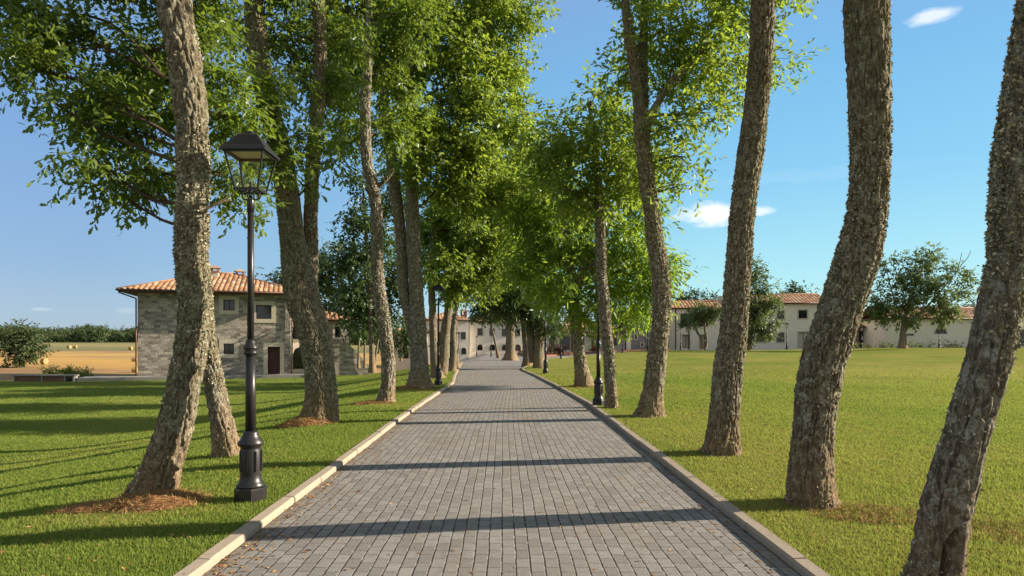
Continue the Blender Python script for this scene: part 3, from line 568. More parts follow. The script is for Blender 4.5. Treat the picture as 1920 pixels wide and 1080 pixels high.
for k, (px, top, lean, lab) in enumerate([(672, 590, 2, 'thin dark trunk nearest the broad evergreen oak, before the orange field'), (684, 585, -1, 'upright slender tree in the middle of the dark thicket before the orange field'), (702, 600, 12, 'slender tree leaning right in the dark thicket before the orange field'), (718, 605, 3, 'small tree half hidden behind the slim wavy oak, before the orange field')]):
    make_tree('slender_tree', lab, (px, 684), 50 + k, [[(px, 685, 2.6), (px + lean * .4, 650, 2), (px + lean, 615, 1.7), (px + lean * 1.3, top, 1)]], [(px + lean, 612, 20, 18, 0), (px + lean * 1.2, 590, 18, 18, 0)], 'dark', T_FAR, .26, 2.4, 'slender trees edging the left lawn', 0, sub=.6, bark='bark3')
make_tree('dark_shrub', 'dark round bush between the slim wavy oak and the twin-stemmed oak', (752, 668), 55, [[(752, 672, 2), (752, 655, 1.5), (752, 640, 1)]], [(745, 630, 24, 20, 0), (760, 615, 20, 22, 0), (735, 650, 14, 14, 0), (765, 640, 16, 16, 0)], 'dark', T_FAR, .24, 3.0, None, 0, cat='shrub', sub=.6, bark='bark3')
make_tree('field_tree', 'round lone tree in the harvested field at the left photo edge', (40, 682), 105, [[(40, 683, 4), (40, 665, 3), (40, 645, 2)]],
  [(40, 650, 34, 26, 0), (20, 640, 20, 18, 0), (55, 635, 24, 20, 0), (40, 622, 20, 14, 0), (38, 672, 30, 10, 0), (70, 655, 14, 16, 0)], 'far', T_FAR, .4, 3.0, None, 0, sub=.9, bark='bark3')
# --- trees on and beyond the right lawn
make_tree('spreading_tree', 'wide spreading tree with bare top twigs before the low white arched-window house', (1692, 648), 84,
  [[(1692, 650, 9), (1693, 630, 7), (1694, 610, 5), (1700, 585, 3), (1712, 550, 2), (1722, 510, 1.3), (1728, 480, .6)], [(1696, 618, 5, 0), (1712, 600, 4, 0), (1735, 578, 2.5, 0), (1765, 545, 1.5, 0), (1800, 500, .7, 0)], [(1694, 605, 2.5, 0), (1680, 570, 1.6, 0), (1668, 530, 1, 0), (1660, 490, .8, 0)],
   [(1790, 520, 1, 0), (1800, 490, .8, 0), (1804, 470, .4, 0)], [(1800, 500, .9, 0), (1815, 482, .7, 0), (1822, 466, .4, 0)], [(1770, 545, 1, 0), (1795, 548, .8, 0), (1812, 552, .4, 0)]],
  [(1680, 520, 36, 24, 0), (1730, 490, 40, 20, 0), (1660, 560, 40, 26, 0), (1710, 560, 46, 30, 0), (1765, 560, 44, 28, 0), (1795, 515, 32, 20, 0), (1650, 592, 28, 14, 0), (1700, 592, 40, 15, 0), (1770, 590, 36, 15, 0), (1730, 525, 44, 26, 0), (1745, 470, 20, 10, 0), (1668, 490, 20, 12, 0), (1812, 540, 18, 14, 0), (1640, 575, 20, 14, 0)],
  'grey', T_FAR, .36, 2.3, None, 0, sub=.55, bark='bark3', flare=.2)
make_tree('conical_tree', 'tall conical tree in front of the long white house, right of the leaning third trunk', (1405, 652), 88,
  [[(1405, 654, 4.5), (1407, 635, 3.5), (1412, 600, 3), (1417, 550, 2), (1418, 500, 1)]],
  [(1420, 600, 42, 22, 0), (1425, 570, 38, 24, 0), (1418, 540, 32, 24, 0), (1412, 512, 22, 18, 0), (1410, 495, 10, 10, 0), (1440, 618, 26, 14, 0), (1400, 625, 22, 12, 0), (1390, 580, 20, 30, 0)], 'grey', T_FAR, .34, 3.0, None, 0, sub=.6, bark='bark3')
make_tree('olive_tree', 'small round olive tree with two crooked stems in front of the white house', (1316, 651), 90,
  [[(1316, 652, 3.2), (1314, 635, 2.4), (1306, 620, 2.2), (1302, 605, 1.8), (1300, 590, 1)], [(1324, 652, 2.6, 0), (1325, 635, 2.4, 0), (1321, 615, 2, 0), (1324, 595, 1.2, 0)]],
  [(1300, 598, 24, 13, 0), (1325, 590, 24, 15, 0), (1312, 578, 24, 13, 0), (1290, 606, 14, 8, 0), (1340, 580, 14, 14, 0)], 'grey', T_FAR, .26, 3.2, None, 0, sub=.5, bark='bark3')
for px, py, rx, ry, lab in [(1285, 560, 34, 16, 'dark treetop rising behind the white house roof, just right of the forked oak'), (1335, 562, 26, 15, 'dark treetop behind the white house roof, against the left edge of the third trunk'), (1495, 548, 32, 14, 'treetop behind the higher tiled roof, right of the conical tree'), (1160, 595, 40, 24, 'dark tree behind the stone tower beyond the chestnut'), (1085, 600, 34, 20, 'dark tree behind the porch at the end of the lawn'), (1820, 575, 18, 12, 'treetop behind the tiled roof at far right, left of the nearest trunk')]:
    make_tree('background_tree', lab, (px, 650), 128, [[(px, 652, 4), (px, 620, 3), (px, py, 2)]], [(px, py, rx * .7, ry, 0), (px - rx * .6, py + 6, rx * .5, ry * .7, 0), (px + rx * .6, py + 4, rx * .5, ry * .8, 0)], 'far', T_FAR, .45, 3.0, 'treetops behind the houses', 0, sub=.9, bark='bark3')

# far wood on the skyline
P_ = []; cl = []
for k in range(420):
    px = rng.uniform(-260, 420); dd = rng.uniform(400, 520); h = rng.uniform(7.5, 10.5) * (1.0 + .1 * math.sin(px * .05)); x = (px - CX) / F * dd; g = float(terrain(x, dd))
    cl.append(((x, dd, g + h * .58), (h * .42, h * .42, h * .42))); cl.append(((x + rng.normal() * 3, dd - 3, g + h * .28), (h * .4, h * .4, h * .3)))
for k in range(120):
    px = rng.uniform(560, 1000); dd = rng.uniform(300, 380); h = rng.uniform(6, 10); x = (px - CX) / F * dd; g = float(terrain(x, dd)); cl.append(((x, dd, g + h * .5), (h * .5, h * .5, h * .5)))
Pp, A, N, L, Tt, subs = clump_leaves(cl, 1.1, 1.8, T_FAR, kleaf=4, twig=2, sub=1.6)
V, Fc, m = leaf_arrays(Pp, A, N, L, T_FAR); tag(link('woodland', np_mesh('woodland', V, Fc, attr=np.repeat(Tt, m)), M['far']), 'dark band of distant woodland along the skyline beyond the field', 'woodland', kind='stuff')

# ------------------------------------------------------------------ earth mounds and roots
def mound(name, cx, cy, rx, ry, h, ang=0, label=None):
    n, mrings = 56, 16; vs = [(0, 0, h)]; fs = []
    V = []
    for i in range(mrings + 1):
        t_ = i / mrings
        for k in range(n):
            a_ = 2 * math.pi * k / n; w = 1 + .28 * (float(noise3(math.cos(a_) * 1.7 + cx, math.sin(a_) * 1.7, cy)) - .5) * 2
            x, y = rx * t_ * w * math.cos(a_), ry * t_ * w * math.sin(a_); x, y = x * math.cos(ang) - y * math.sin(ang), x * math.sin(ang) + y * math.cos(ang)
            z = h * (1 - t_ ** 1.6) + .05 * (float(noise3((x + cx) * 9, (y + cy) * 9, 1)) - .5) * (1 - t_ ** 3) - .03 * t_ ** 6
            V.append((cx + x, cy + y, float(terrain(cx + x, cy + y)) + z + .004))
    me = np_mesh(name, np.array(V), [grid_faces(n, mrings + 1, True)], smooth=True); o = link(name, me, M['earth']); return tag(o, label, kind='structure')
mound('earth_mound', -3.55, 6.78, .50, .36, .13); mound('earth_mound', -4.05, 6.62, .42, .13, .07, .3)
mound('earth_mound', -4.05, 13.4, .55, .4, .18); mound('earth_mound', -3.35, 23.2, .7, .5, .12); mound('earth_mound', -3.6, 17.6, .6, .2, .09, .2); mound('earth_mound', 2.5, 24, .5, .4, .06)

# dry straw, needles and grass tufts on the mounds
Ps, hs = [], []
for cx, cy, rx, ry, h in ((-3.55, 6.78, .54, .40, .13), (-4.05, 6.62, .45, .17, .07), (-4.05, 13.4, .6, .45, .18), (3.3, 6.3, .5, .35, 0), (-3.35, 23.2, .75, .55, .12), (-3.6, 17.6, .65, .25, .09), (2.5, 24, .5, .4, .06), (4.1, 5.7, .5, .35, -.004)):
    n = int(4200 * rx * ry / .3); a_ = rng.random(n) * 6.283; q = rng.random(n) ** .5 * 1.06; x, y = cx + rx * q * np.cos(a_), cy + ry * q * np.sin(a_)
    Ps.append(np.stack([x, y, terrain(x, y) + h * np.maximum(0, 1 - q ** 1.6) + .008], -1))
P = np.vstack(Ps); n = len(P); A = np.stack([rng.normal(size=n), rng.normal(size=n), .35 * np.abs(rng.normal(size=n))], -1); N = np.array([0, 0, 1.]) + rng.normal(size=(n, 3)) * .5
V, Fc, m = leaf_arrays(P, A, N, .03 + .05 * rng.random(n), (np.array([(0, .05, 0), (1, 0, 0), (0, -.05, 0)]), [[0, 1, 2]]))
tag(link('dry_straw', np_mesh('dry_straw', V, Fc, attr=np.repeat(rng.random(n), m)), M['straw']), 'dry straw and needles lying on the earth round the trunks', 'straw', kind='stuff')
# fallen leaves along the kerbs
n = 2600; y = 3.8 * (30 / 3.8) ** rng.random(n); s = rng.random(n)
x = np.where(s < .36, KL(y) + .02 + rng.exponential(.14, n), np.where(s < .5, KL(y) + (KR(y) - KL(y)) * rng.random(n), np.where(s < .62, KR(y) - rng.exponential(.15, n), np.where(rng.random(n) < .5, -3.6 + rng.normal(0, 1.1, n), 3.6 + rng.normal(0, 1.1, n)))))
onroad = (x > KL(y)) & (x < KR(y)); onk = ((x < KL(y)) & (x > KL(y) - .12)) | ((x > KR(y)) & (x < KR(y) + .12))
z = np.where(onroad, RZ + .008, np.where(onk, .02, lawn_z(x, y) + .025))
P = np.stack([x, y, z], -1); A = np.stack([rng.normal(size=n), rng.normal(size=n), .1 * rng.normal(size=n)], -1); N = np.array([0, 0, 1.]) + rng.normal(size=(n, 3)) * .25
V, Fc, m = leaf_arrays(P, A, N, .022 + .03 * rng.random(n), T_MID)
tag(link('fallen_leaves', np_mesh('fallen_leaves', V, Fc, attr=np.repeat(rng.random(n), m)), M['litter']), 'brown fallen leaves scattered along the kerbs and paving', 'leaves', kind='stuff')

# ------------------------------------------------------------------ street lamps
def make_lamp():
    root = empty('street_lamp', (0, 0, 0))
    o8 = math.pi / 8
    MB().lathe([(.155, -.05), (.155, .12), (.145, .135)], 8, rot=o8).build('plinth', M['iron'], root)
    MB().lathe([(.135, .135), (.142, .155), (.12, .18), (.105, .22), (.10, .26), (.105, .30), (.105, .50), (.098, .52), (.098, .535), (.125, .56), (.128, .585), (.10, .615), (.09, .64), (.075, .665), (.078, .68), (.055, .70)], 20).build('pedestal', M['iron'], root, smooth=True)
    p = MB()
    for k in range(8):
        a_ = 2 * math.pi * k / 8; p.box((.098 * math.cos(a_) - .012, .098 * math.sin(a_) - .012, .30), (.104 * math.cos(a_) + .012, .104 * math.sin(a_) + .012, .5))
    p.build('pedestal_rib', M['iron'], root)
    MB().lathe([(.052, .70), (.049, 1.46)], 18).build('lower_pole', M['iron'], root, smooth=True)
    MB().lathe([(.05, 1.455), (.066, 1.47), (.07, 1.49), (.058, 1.51), (.072, 1.525), (.072, 1.545), (.052, 1.565), (.046, 1.60), (.034, 1.62)], 18).build('collar', M['iron'], root, smooth=True)
    MB().lathe([(.033, 1.61), (.03, 2.93)], 16).build('pole', M['iron'], root, smooth=True)
    MB().lathe([(.036, 2.90), (.036, 3.02), (.03, 3.035), (.018, 3.04), (.018, 3.07)], 16).build('pole_cap', M['iron'], root, smooth=True)
    b = MB()
    for sx, sy in ((1, 0), (-1, 0), (0, 1), (0, -1)):
        b.path([(sx * .02, sy * .02, 3.03), (sx * .06, sy * .06, 3.025), (sx * .085, sy * .085, 3.05), (sx * .09, sy * .09, 3.115)], .008)
    b.build('bracket', M['iron'], root)
    f = MB(); lo, hi, z0, z1 = .115, .185, 3.115, 3.475
    for z, r in ((z0, lo), (z1, hi)):
        w = .011
        for s in (1, -1):
            f.box((-r - w, s * r - w, z - w), (r + w, s * r + w, z + w)); f.box((s * r - w, -r + w, z - w), (s * r + w, r - w, z + w))
    for sx in (1, -1):
        for sy in (1, -1): f.bar((sx * lo, sy * lo, z0 + .012), (sx * hi, sy * hi, z1 - .012), .011, 4)
    f.box((-lo, -.009, z0 - .008), (-.02, .009, z0 + .008)); f.box((.02, -.009, z0 - .008), (lo, .009, z0 + .008)); f.lathe([(.03, -.03), (.03, .04), (.014, .05), (.014, .09)], 10, (0, 0, z0))
    lf = f.build('lantern_frame', M['iron'], root)
    for k in range(4):
        a_ = k * math.pi / 2; c, s = math.cos(a_), math.sin(a_); q = [(-lo + .01, lo), (lo - .01, lo), (hi - .01, hi), (-hi + .01, hi)]; zz = (z0 + .012, z0 + .012, z1 - .012, z1 - .012)
        MB().add([(x * c - y * s, x * s + y * c, z) for (x, y), z in zip(q, zz)], [(0, 1, 2, 3)]).build('pane', M['lglass'], lf)
    r = MB(); e = .222
    def ring(r0, za, r1, zb, m=0):
        r.add([(-r0, -r0, za), (r0, -r0, za), (r0, r0, za), (-r0, r0, za), (-r1, -r1, zb), (r1, -r1, zb), (r1, r1, zb), (-r1, r1, zb)], [(0, 1, 5, 4), (1, 2, 6, 5), (2, 3, 7, 6), (3, 0, 4, 7)], m)
    ring(e, 3.478, e, 3.50); ring(e, 3.50, .19, 3.535); ring(.19, 3.535, .098, 3.655); ring(.098, 3.655, .085, 3.668); ring(.198, 3.482, e, 3.478)
    r.add([(-.085, -.085, 3.668), (.085, -.085, 3.668), (.085, .085, 3.668), (-.085, .085, 3.668)], [(0, 1, 2, 3)])
    ring(.198, 3.482, .19, 3.53)
    rf = r.build('lantern_roof', M['iron'], root)
    MB().lathe([(.055, 3.668), (.05, 3.69), (.03, 3.71), (.01, 3.72)], 14).build('finial', M['iron'], rf, smooth=True)
    MB().box((-.17, -.17, 3.488), (.17, .17, 3.496)).build('reflector', M['reflector'], root)
    return root
lamps = [(470, 6.88, None, 1, 'black lantern lamp post nearest the camera, on the left lawn'), (822, 25, None, 1, 'black lamp post beside the twin-stemmed oak on the left verge'), (845, 39.5, None, 1, 'black lamp post farther along the left verge, among the pale slender trunks'),
 (1122, 17.1, None, 1, 'black lamp post by the thin straight oak on the right verge'), (1023, 34, None, 1, 'black lamp post on the right verge beside the dark multi-stemmed chestnut'), (860, 64, None, .74, 'black lamp post at the bend, left of the bright villa wall'), (894, 92, None, .74, 'black lamp post against the villa wall, left of its arched windows'),
 (921, 78, None, .74, 'black lamp post before the villa, left of the small leaning tree'), (1052, 66, None, .85, 'black lamp post where the side lane meets the drive, left of the chestnut trunk'), (1167, 84, None, .9, 'black lamp post on the side lane, left of the stone tower'), (1214, 87, None, 1, 'black lamp post on the side lane, right of the stone tower'),
 (1276, 93, None, 1, 'black lamp post at the left corner of the white house'), (1322, 94.5, None, 1, 'black lamp post behind the small olive tree'), (1475, 95, None, 1, 'black lamp post in front of the higher white house'), (1761, 87, None, 1, 'black lamp post before the arched window of the low white house'), (1616, 92, None, 1, 'black lamp post before the dark glass entrance'), (1912, 86, None, 1, 'black lamp post at the right photo edge, beyond the lawn')]
LP = make_lamp()
for i, (px, d, _, s, lab) in enumerate(lamps):
    o = LP if i == 0 else copy_tree(LP); x = (px - CX) / F * d; o.location = (x, d, float(terrain(x, d))); o.scale = (s, s, s); tag(o, lab, 'street lamp', 'black lantern lamp posts')

# ------------------------------------------------------------------ buildings
class Bld:
    def __init__(s, name, label, px0, d, z0, yaw, cat='house'):
        s.X0, s.Y0, s.z0 = (px0 - CX) / F * d, d, z0; s.c, s.s = math.cos(R(yaw)), math.sin(R(yaw))
        s.root = tag(empty(name, (s.X0, s.Y0, z0), R(yaw)), label, cat)
    def x(s, px): k = (px - CX) / F; return (k * s.Y0 - s.X0) / (s.c - k * s.s)
    def z(s, px, py): dd = s.Y0 + s.x(px) * s.s; return CH + (HZ - py) / F * dd - s.z0
def wall(b, name, x0, x1, h, y0, t, ops, mat, z0=-1.2):
    """front wall along local x with rectangular or arched openings (xa,xb,za,zb,arched)"""
    m = MB(); brk = {x0, x1}
    for xa, xb, za, zb, ar in ops:
        brk |= {xa, xb}
        if ar: brk |= set(np.linspace(xa, xb, 9)[1:-1].tolist())
    brk = sorted(brk)
    for a, c in zip(brk[:-1], brk[1:]):
        mid = (a + c) / 2; op = sorted([o for o in ops if o[0] < mid < o[1]], key=lambda o: o[2]); lo = (z0, z0)
        for xa, xb, za, zb, ar in op:
            m.prism([(a, lo[0]), (c, lo[1]), (c, za), (a, za)], y0, y0 + t); r = (xb - xa) / 2; cx = (xa + xb) / 2
            top = (lambda q: zb - r + math.sqrt(max(0, r * r - (q - cx) ** 2))) if ar else (lambda q: zb); lo = (top(a), top(c))
        m.prism([(a, lo[0]), (c, lo[1]), (c, h), (a, h)], y0, y0 + t)
    return m.build(name, mat, b.root)
def window(b, xa, xb, za, zb, y0, fr, arched=False, mat='surround', glass='glass', name='window', mull=1, setb=.12, sill=True):
    m = MB(); pr = .05
    if fr:
        if not arched:
            m.box((xa - fr, y0 - pr, za - (fr if sill else 0)), (xa, y0 + .15, zb + fr)); m.box((xb, y0 - pr, za - (fr if sill else 0)), (xb + fr, y0 + .15, zb + fr)); m.box((xa, y0 - pr, zb), (xb, y0 + .15, zb + fr))
            if sill: m.box((xa, y0 - pr, za - fr), (xb, y0 + .15, za))
        else:
            r = (xb - xa) / 2; cx = (xa + xb) / 2; zc = zb - r; N_ = 10
            for k in range(N_):
                a1, a2 = math.pi * k / N_, math.pi * (k + 1) / N_
                m.prism([(cx + r * math.cos(a1), zc + r * math.sin(a1)), (cx + (r + fr) * math.cos(a1), zc + (r + fr) * math.sin(a1)), (cx + (r + fr) * math.cos(a2), zc + (r + fr) * math.sin(a2)), (cx + r * math.cos(a2), zc + r * math.sin(a2))][::-1], y0 - pr, y0 + .15)
            m.box((xa - fr, y0 - pr, za), (xa, y0 + .15, zc)); m.box((xb, y0 - pr, za), (xb + fr, y0 + .15, zc))
    w = .05
    if name != 'door':
        f0 = y0 + setb; tz = zb if not arched else zb - .02
        if not arched:
            m.box((xa, f0, za), (xa + w, f0 + .05, tz), 1); m.box((xb - w, f0, za), (xb, f0 + .05, tz), 1); m.box((xa + w, f0, tz - w), (xb - w, f0 + .05, tz), 1); m.box((xa + w, f0, za), (xb - w, f0 + .05, za + w), 1)
        for k in range(mull): q = xa + (xb - xa) * (k + 1) / (mull + 1); m.box((q - w / 2, f0, za + w), (q + w / 2, f0 + .05, tz - w), 1)
    o = m.build(name, [M[mat], M['wood']], b.root)
    r = (xb - xa) / 2; cx = (xa + xb) / 2; zc = zb - r
    poly = [(xa, za), (xb, za)] + ([(cx + r * math.cos(math.pi * k / 12), zc + r * math.sin(math.pi * k / 12)) for k in range(13)] if arched else [(xb, zb), (xa, zb)])
    MB().prism(poly, y0 + setb + .055, y0 + setb + .085).build('pane' if name != 'door' else 'door_leaf', M[glass], o)
    return o
def tiles(P0, U, Vd, width, vmax, du=.12, pitch=.24, row=.38, amp=.045):
    """roof plane from eave corner P0: U along the eave, Vd up the slope (unit); vmax(u)"""
    P0, U, Vd = map(lambda a: np.array(a, float), (P0, U, Vd)); N = np.cross(U, Vd); N /= np.linalg.norm(N)
    us = np.arange(0, width + 1e-6, pitch / 6 if pitch / 6 < du else du); us = np.append(us[us < width - .01], width); nv = 40
    vm = np.array([max(vmax(u), .01) for u in us]); t_ = np.linspace(0, 1, nv)[:, None]; Vv = t_ * vm[None]; Uu = np.repeat(us[None], nv, 0)
    prof = np.abs(np.cos(np.pi * Uu / pitch)); fr = 1 - (Vv / row) % 1
    h = amp * prof * 1.3 + .03 * fr + .02 * (noise3(Uu / pitch * .9, Vv / row * .9, 4) - .5)
    P = P0 + Uu[..., None] * U + Vv[..., None] * Vd + h[..., None] * N
    return P.reshape(-1, 3), grid_faces(len(us), nv), np.stack([Uu / pitch + .5, Vv / row], -1).reshape(-1, 2)
def hip_roof(b, x0, x1, y0, y1, ze, pitch_tan, ov, gable=False, pitch=.24, name='roof', planes='fblr'):
    x0, x1, y0, y1 = x0 - ov, x1 + ov, y0 - ov, y1 + ov; hd = (y1 - y0) / 2; hw = (x1 - x0) / 2; rise = min(hd, hw if not gable else 1e9) * pitch_tan; k = math.sqrt(1 + pitch_tan ** 2)
    Vs, Fs, Us = [], [], []; off = 0; ca, sa = 1 / k, pitch_tan / k; lim = rise / sa
    specs = [((x0, y0, ze), (1, 0, 0), (0, ca, sa), x1 - x0), ((x1, y1, ze), (-1, 0, 0), (0, -ca, sa), x1 - x0)]
    if not gable: specs += [((x1, y0, ze), (0, 1, 0), (-ca, 0, sa), y1 - y0), ((x0, y1, ze), (0, -1, 0), (ca, 0, sa), y1 - y0)]
    for P0, U, Vd, w in specs:
        P, f, u = tiles(P0, U, Vd, w, (lambda q, w=w: lim) if gable else (lambda q, w=w: min(q * k, (w - q) * k, lim)), pitch=pitch)
        Vs.append(P); Fs.append(f + off); Us.append(u); off += len(P)
    r = link(name, np_mesh(name, np.vstack(Vs), Fs, smooth=False, uv=np.vstack(Us)), M['tile'], b.root)
    m = MB(); m.box((x0 + .06, y0 + .06, ze - .14), (x1 - .06, y1 - .06, ze - .03)); m.build('soffit', M['soffit'], r)
    g = MB(); g.bar((x0, y0 - .05, ze - .02), (x1, y0 - .05, ze - .02), .06, 8); g.bar((x0 - .05, y0, ze - .02), (x0 - .05, y1, ze - .02), .06, 8); g.bar((x1 + .05, y0, ze - .02), (x1 + .05, y1, ze - .02), .06, 8); g.build('gutter', M['gutter'], r, smooth=True)
    # ridge and hip caps
    c = MB(); top = ze + rise; ra = (x0 + (0 if gable else min(hd, hw)), (y0 + y1) / 2, top + .02); rb = (x1 - (0 if gable else min(hd, hw)), (y0 + y1) / 2, top + .02)
    if rb[0] - ra[0] > .3: c.bar(ra, rb, .10, 8)
    if not gable:
        for cx, cy, e in ((x0, y0, ra), (x0, y1, ra), (x1, y0, rb), (x1, y1, rb)): c.bar((cx, cy, ze + .03), e, .09, 8)
    c.build('ridge_cap', M['tile'], r, smooth=True)
    return r
def chimney(r, x, y, z0, z1, w, mat='surround'):
    m = MB(); m.box((x - w, y - w, z0), (x + w, y + w, z1)); m.box((x - w * 1.35, y - w * 1.35, z1), (x + w * 1.35, y + w * 1.35, z1 + .09), 1)
    for sx in (-1, 1):
        for sy in (-1, 1): m.box((x + sx * w * .8 - .06, y + sy * w * .8 - .06, z1 + .09), (x + sx * w * .8 + .06, y + sy * w * .8 + .06, z1 + .3), 1)
    q = w * 1.5; m.add([(x - q, y - q, z1 + .3), (x + q, y - q, z1 + .3), (x + q, y + q, z1 + .3), (x - q, y + q, z1 + .3), (x, y, z1 + .58)], [(3, 2, 1, 0), (0, 1, 4), (1, 2, 4), (2, 3, 4), (3, 0, 4)], 1)
    m.build('chimney', [M[mat], M['tile']], r)
def shell(b, x0, x1, y0, y1, h, mat, t=.4, name='wall'):
    m = MB(); m.box((x0, y0 + t, -1.2), (x0 + t, y1, h)); m.box((x1 - t, y0 + t, -1.2), (x1, y1, h)); m.box((x0 + t, y1 - t, -1.2), (x1 - t, y1, h)); return m.build(name, mat, b.root)

# stone farmhouse on the left
b = Bld('stone_house', 'two-storey rubble stone house with terracotta hip roof on the left lawn', 258, 48, -.93, 17)
w = b.x(545); h = b.z(258, 545)
def op(px0, px1, py0, py1, ar=False): pm = (px0 + px1) / 2; return (b.x(px0), b.x(px1), b.z(pm, py1), b.z(pm, py0), ar)
ops = [op(419, 440, 562, 582), op(480, 509, 572, 598), op(419, 439, 644, 664), op(502, 525, 650, 702)]
wall(b, 'wall', 0, w, h, 0, .4, ops, M['stone']); shell(b, 0, w, 0, 8.8, h, M['stone'])
for k, o in enumerate(ops[:3]): window(b, *o[:4], 0, .29, mull=0 if k == 1 else 1)
window(b, *ops[3][:4], 0, .30, glass='wood', name='door', setb=.2, sill=False)
r = hip_roof(b, 0, w, 0, 8.8, h, .32, 1.05, pitch=.34)
chimney(r, b.x(392), 3.4, h + .8, h + 1.75, .28); chimney(r, b.x(437), 5.6, h + 1.1, h + 1.75, .3)
m = MB(); m.path([(-.95, -1.0, h - .08), (-.95, -1.0, h - .2), (-.08, -.08, h - .55), (-.08, -.08, -.4)], .05, 8); m.build('downpipe', M['gutter'], b.root, smooth=True); m = MB(); m.path([(w + .1, -1.0, h - .08), (w + .1, -.12, h - .5), (w + .1, -.12, -.4)], .05, 8); m.build('downpipe', M['gutter'], b.root, smooth=True)
# side wing with arches and an outside stair
yw = 2.4; xw0, xw1 = w + .02, w + 4.4; hw = 4.25
ar1 = (w + .12, w + 1.12, .35, 2.05, True); ar2 = (w + .12, w + 1.12, 2.7, 4.05, True)
wall(b, 'wing_wall', xw0, w + 1.7, hw, yw, .35, [ar1, ar2], M['white']); wall(b, 'wing_wall', w + 1.7, xw1, hw, yw, .35, [(w + 3.3, w + 3.75, 2.85, 3.7, False)], M['stone'])
shell(b, w + 1.72, xw1, yw, 7.5, hw, M['stone'], .35, 'wing_wall')
window(b, *ar1[:4], yw, .1, True, 'white', setb=.3, mull=0); window(b, *ar2[:4], yw, .1, True, 'white', setb=.3, mull=0); window(b, w + 3.3, w + 3.75, 2.85, 3.7, yw, .16, mull=0)
hip_roof(b, xw0 + .9, xw1, yw, 7.4, hw, .3, .6, pitch=.34, name='wing_roof')
MB().prism([(w + 3.2, -.8), (w + 6.0, -.8), (w + 6.0, .35), (w + 4.2, 2.4), (w + 3.2, 2.4)], .4, 1.6).build('stair', M['stone'], b.root)
m = MB(); m.box((-3.2, -2.0, -.5), (w + 2.6, -.02, .1)); m.build('terrace', M['concrete'], b.root)

# white villa closing the drive
b = Bld('white_villa', 'pale two-storey villa with arched ground-floor windows at the end of the drive', 800, 104, -.45, 12)
x1 = b.x(877); x2 = b.x(1012); h1 = b.z(860, 600); h2 = b.z(930, 603)
def op(px0, px1, py0, py1, ar=False): pm = (px0 + px1) / 2; return (b.x(px0), b.x(px1), b.z(pm, py1), b.z(pm, py0), ar)
opl = [op(862, 871, 623, 636), op(863, 872, 652, 664, True), op(820, 829, 623, 636), op(820, 829, 650, 662, True)]
opr = [op(895, 905, 616, 629), op(918, 927, 616, 629), op(941, 950, 617, 630), op(966, 975, 617, 630), op(895, 905, 646, 657, True), op(918, 928, 646, 657, True), op(941, 951, 646, 657, True), op(966, 976, 646, 657, True)]
wall(b, 'front_wall', 0, x1, h1, -1.2, .4, opl, M['white']); shell(b, 0, x1, -1.2, 8, h1, M['white']); wall(b, 'front_wall', x1, x2, h2, 0, .4, opr, M['cool']); shell(b, x1, x2, 0, 8, h2, M['cool'])
for o in opl: window(b, *o[:4], -1.2, .1, o[4], mull=0)
for o in opr: window(b, *o[:4], 0, .1, o[4], mull=0)
hip_roof(b, 0, x1, -1.2, 8, h1, .34, .6, pitch=.5); r = hip_roof(b, x1, x2, 0, 8, h2, .36, .5, pitch=.5)
chimney(r, b.x(873), 2.2, h2 + .2, h2 + 1.5, .45, 'brownwood')
MB().path([(x1 + .15, -.1, h2), (x1 + .15, -.1, 0)], .07, 8).build('downpipe', M['gutter'], b.root, smooth=True)
b2 = Bld('garden_pavilion', 'small grey pavilion with a tall dark door behind the left row of trunks', 740, 70, -.35, 6)
xx = b2.x(800); hh = b2.z(770, 622); o = (b2.x(756), b2.x(766), b2.z(760, 672), b2.z(760, 652), False); wall(b2, 'wall', 0, xx, hh, 0, .35, [o], M['cool']); shell(b2, 0, xx, 0, 3.5, hh, M['cool'], .35)
window(b2, *o[:4], 0, .2, glass='glass', name='door', sill=False); r = hip_roof(b2, 0, xx, 0, 3.5, hh, .34, .4, pitch=.4); chimney(r, b2.x(757), 1.4, hh + .2, hh + 1.0, .2)

# long white house and its stone end, beyond the right lawn
b = Bld('long_white_house', 'long white two-storey house with tiled roof across the right lawn', 1254, 101, .42, -5)
h1 = b.z(1254, 578); xm = b.x(1398)
def op(px0, px1, py0, py1, ar=False): pm = (px0 + px1) / 2; return (b.x(px0), b.x(px1), b.z(pm, py1), b.z(pm, py0), ar)
o1 = [op(1280, 1293, 628, 652), op(1312, 1322, 628, 652), op(1276, 1295, 588, 612), op(1308, 1328, 588, 612), op(1350, 1366, 588, 608), op(1350, 1364, 626, 645)]
wall(b, 'front_wall', 0, xm, h1, 0, .4, o1, M['cool']); shell(b, 0, xm, 0, 8, h1, M['cool'])
for k, o in enumerate(o1): window(b, *o[:4], 0, .12 if k < 2 else .06, glass='curtain' if k < 2 else 'glass', mull=1, setb=.25, sill=k > 1)
hip_roof(b, 0, xm - .3, 0, 8, h1, .30, .45, gable=True, pitch=.5)
xe = b.x(1545); h2 = b.z(1450, 569)
o2 = [op(1495, 1511, 582, 597), op(1455, 1468, 583, 598), op(1417, 1432, 624, 641), op(1454, 1468, 624, 641), op(1495, 1514, 623, 652)]
wall(b, 'tall_wall', xm, xe, h2, -.5, .4, o2, M['cool']); shell(b, xm, xe, -.5, 8.5, h2, M['cool'])
for k, o in enumerate(o2): window(b, *o[:4], -.5, .16, glass='curtain' if k == 4 else 'glass', mull=1, sill=k < 4)
hip_roof(b, xm, xe, -.5, 8.5, h2, .32, .5, gable=True, pitch=.5, name='tall_roof')
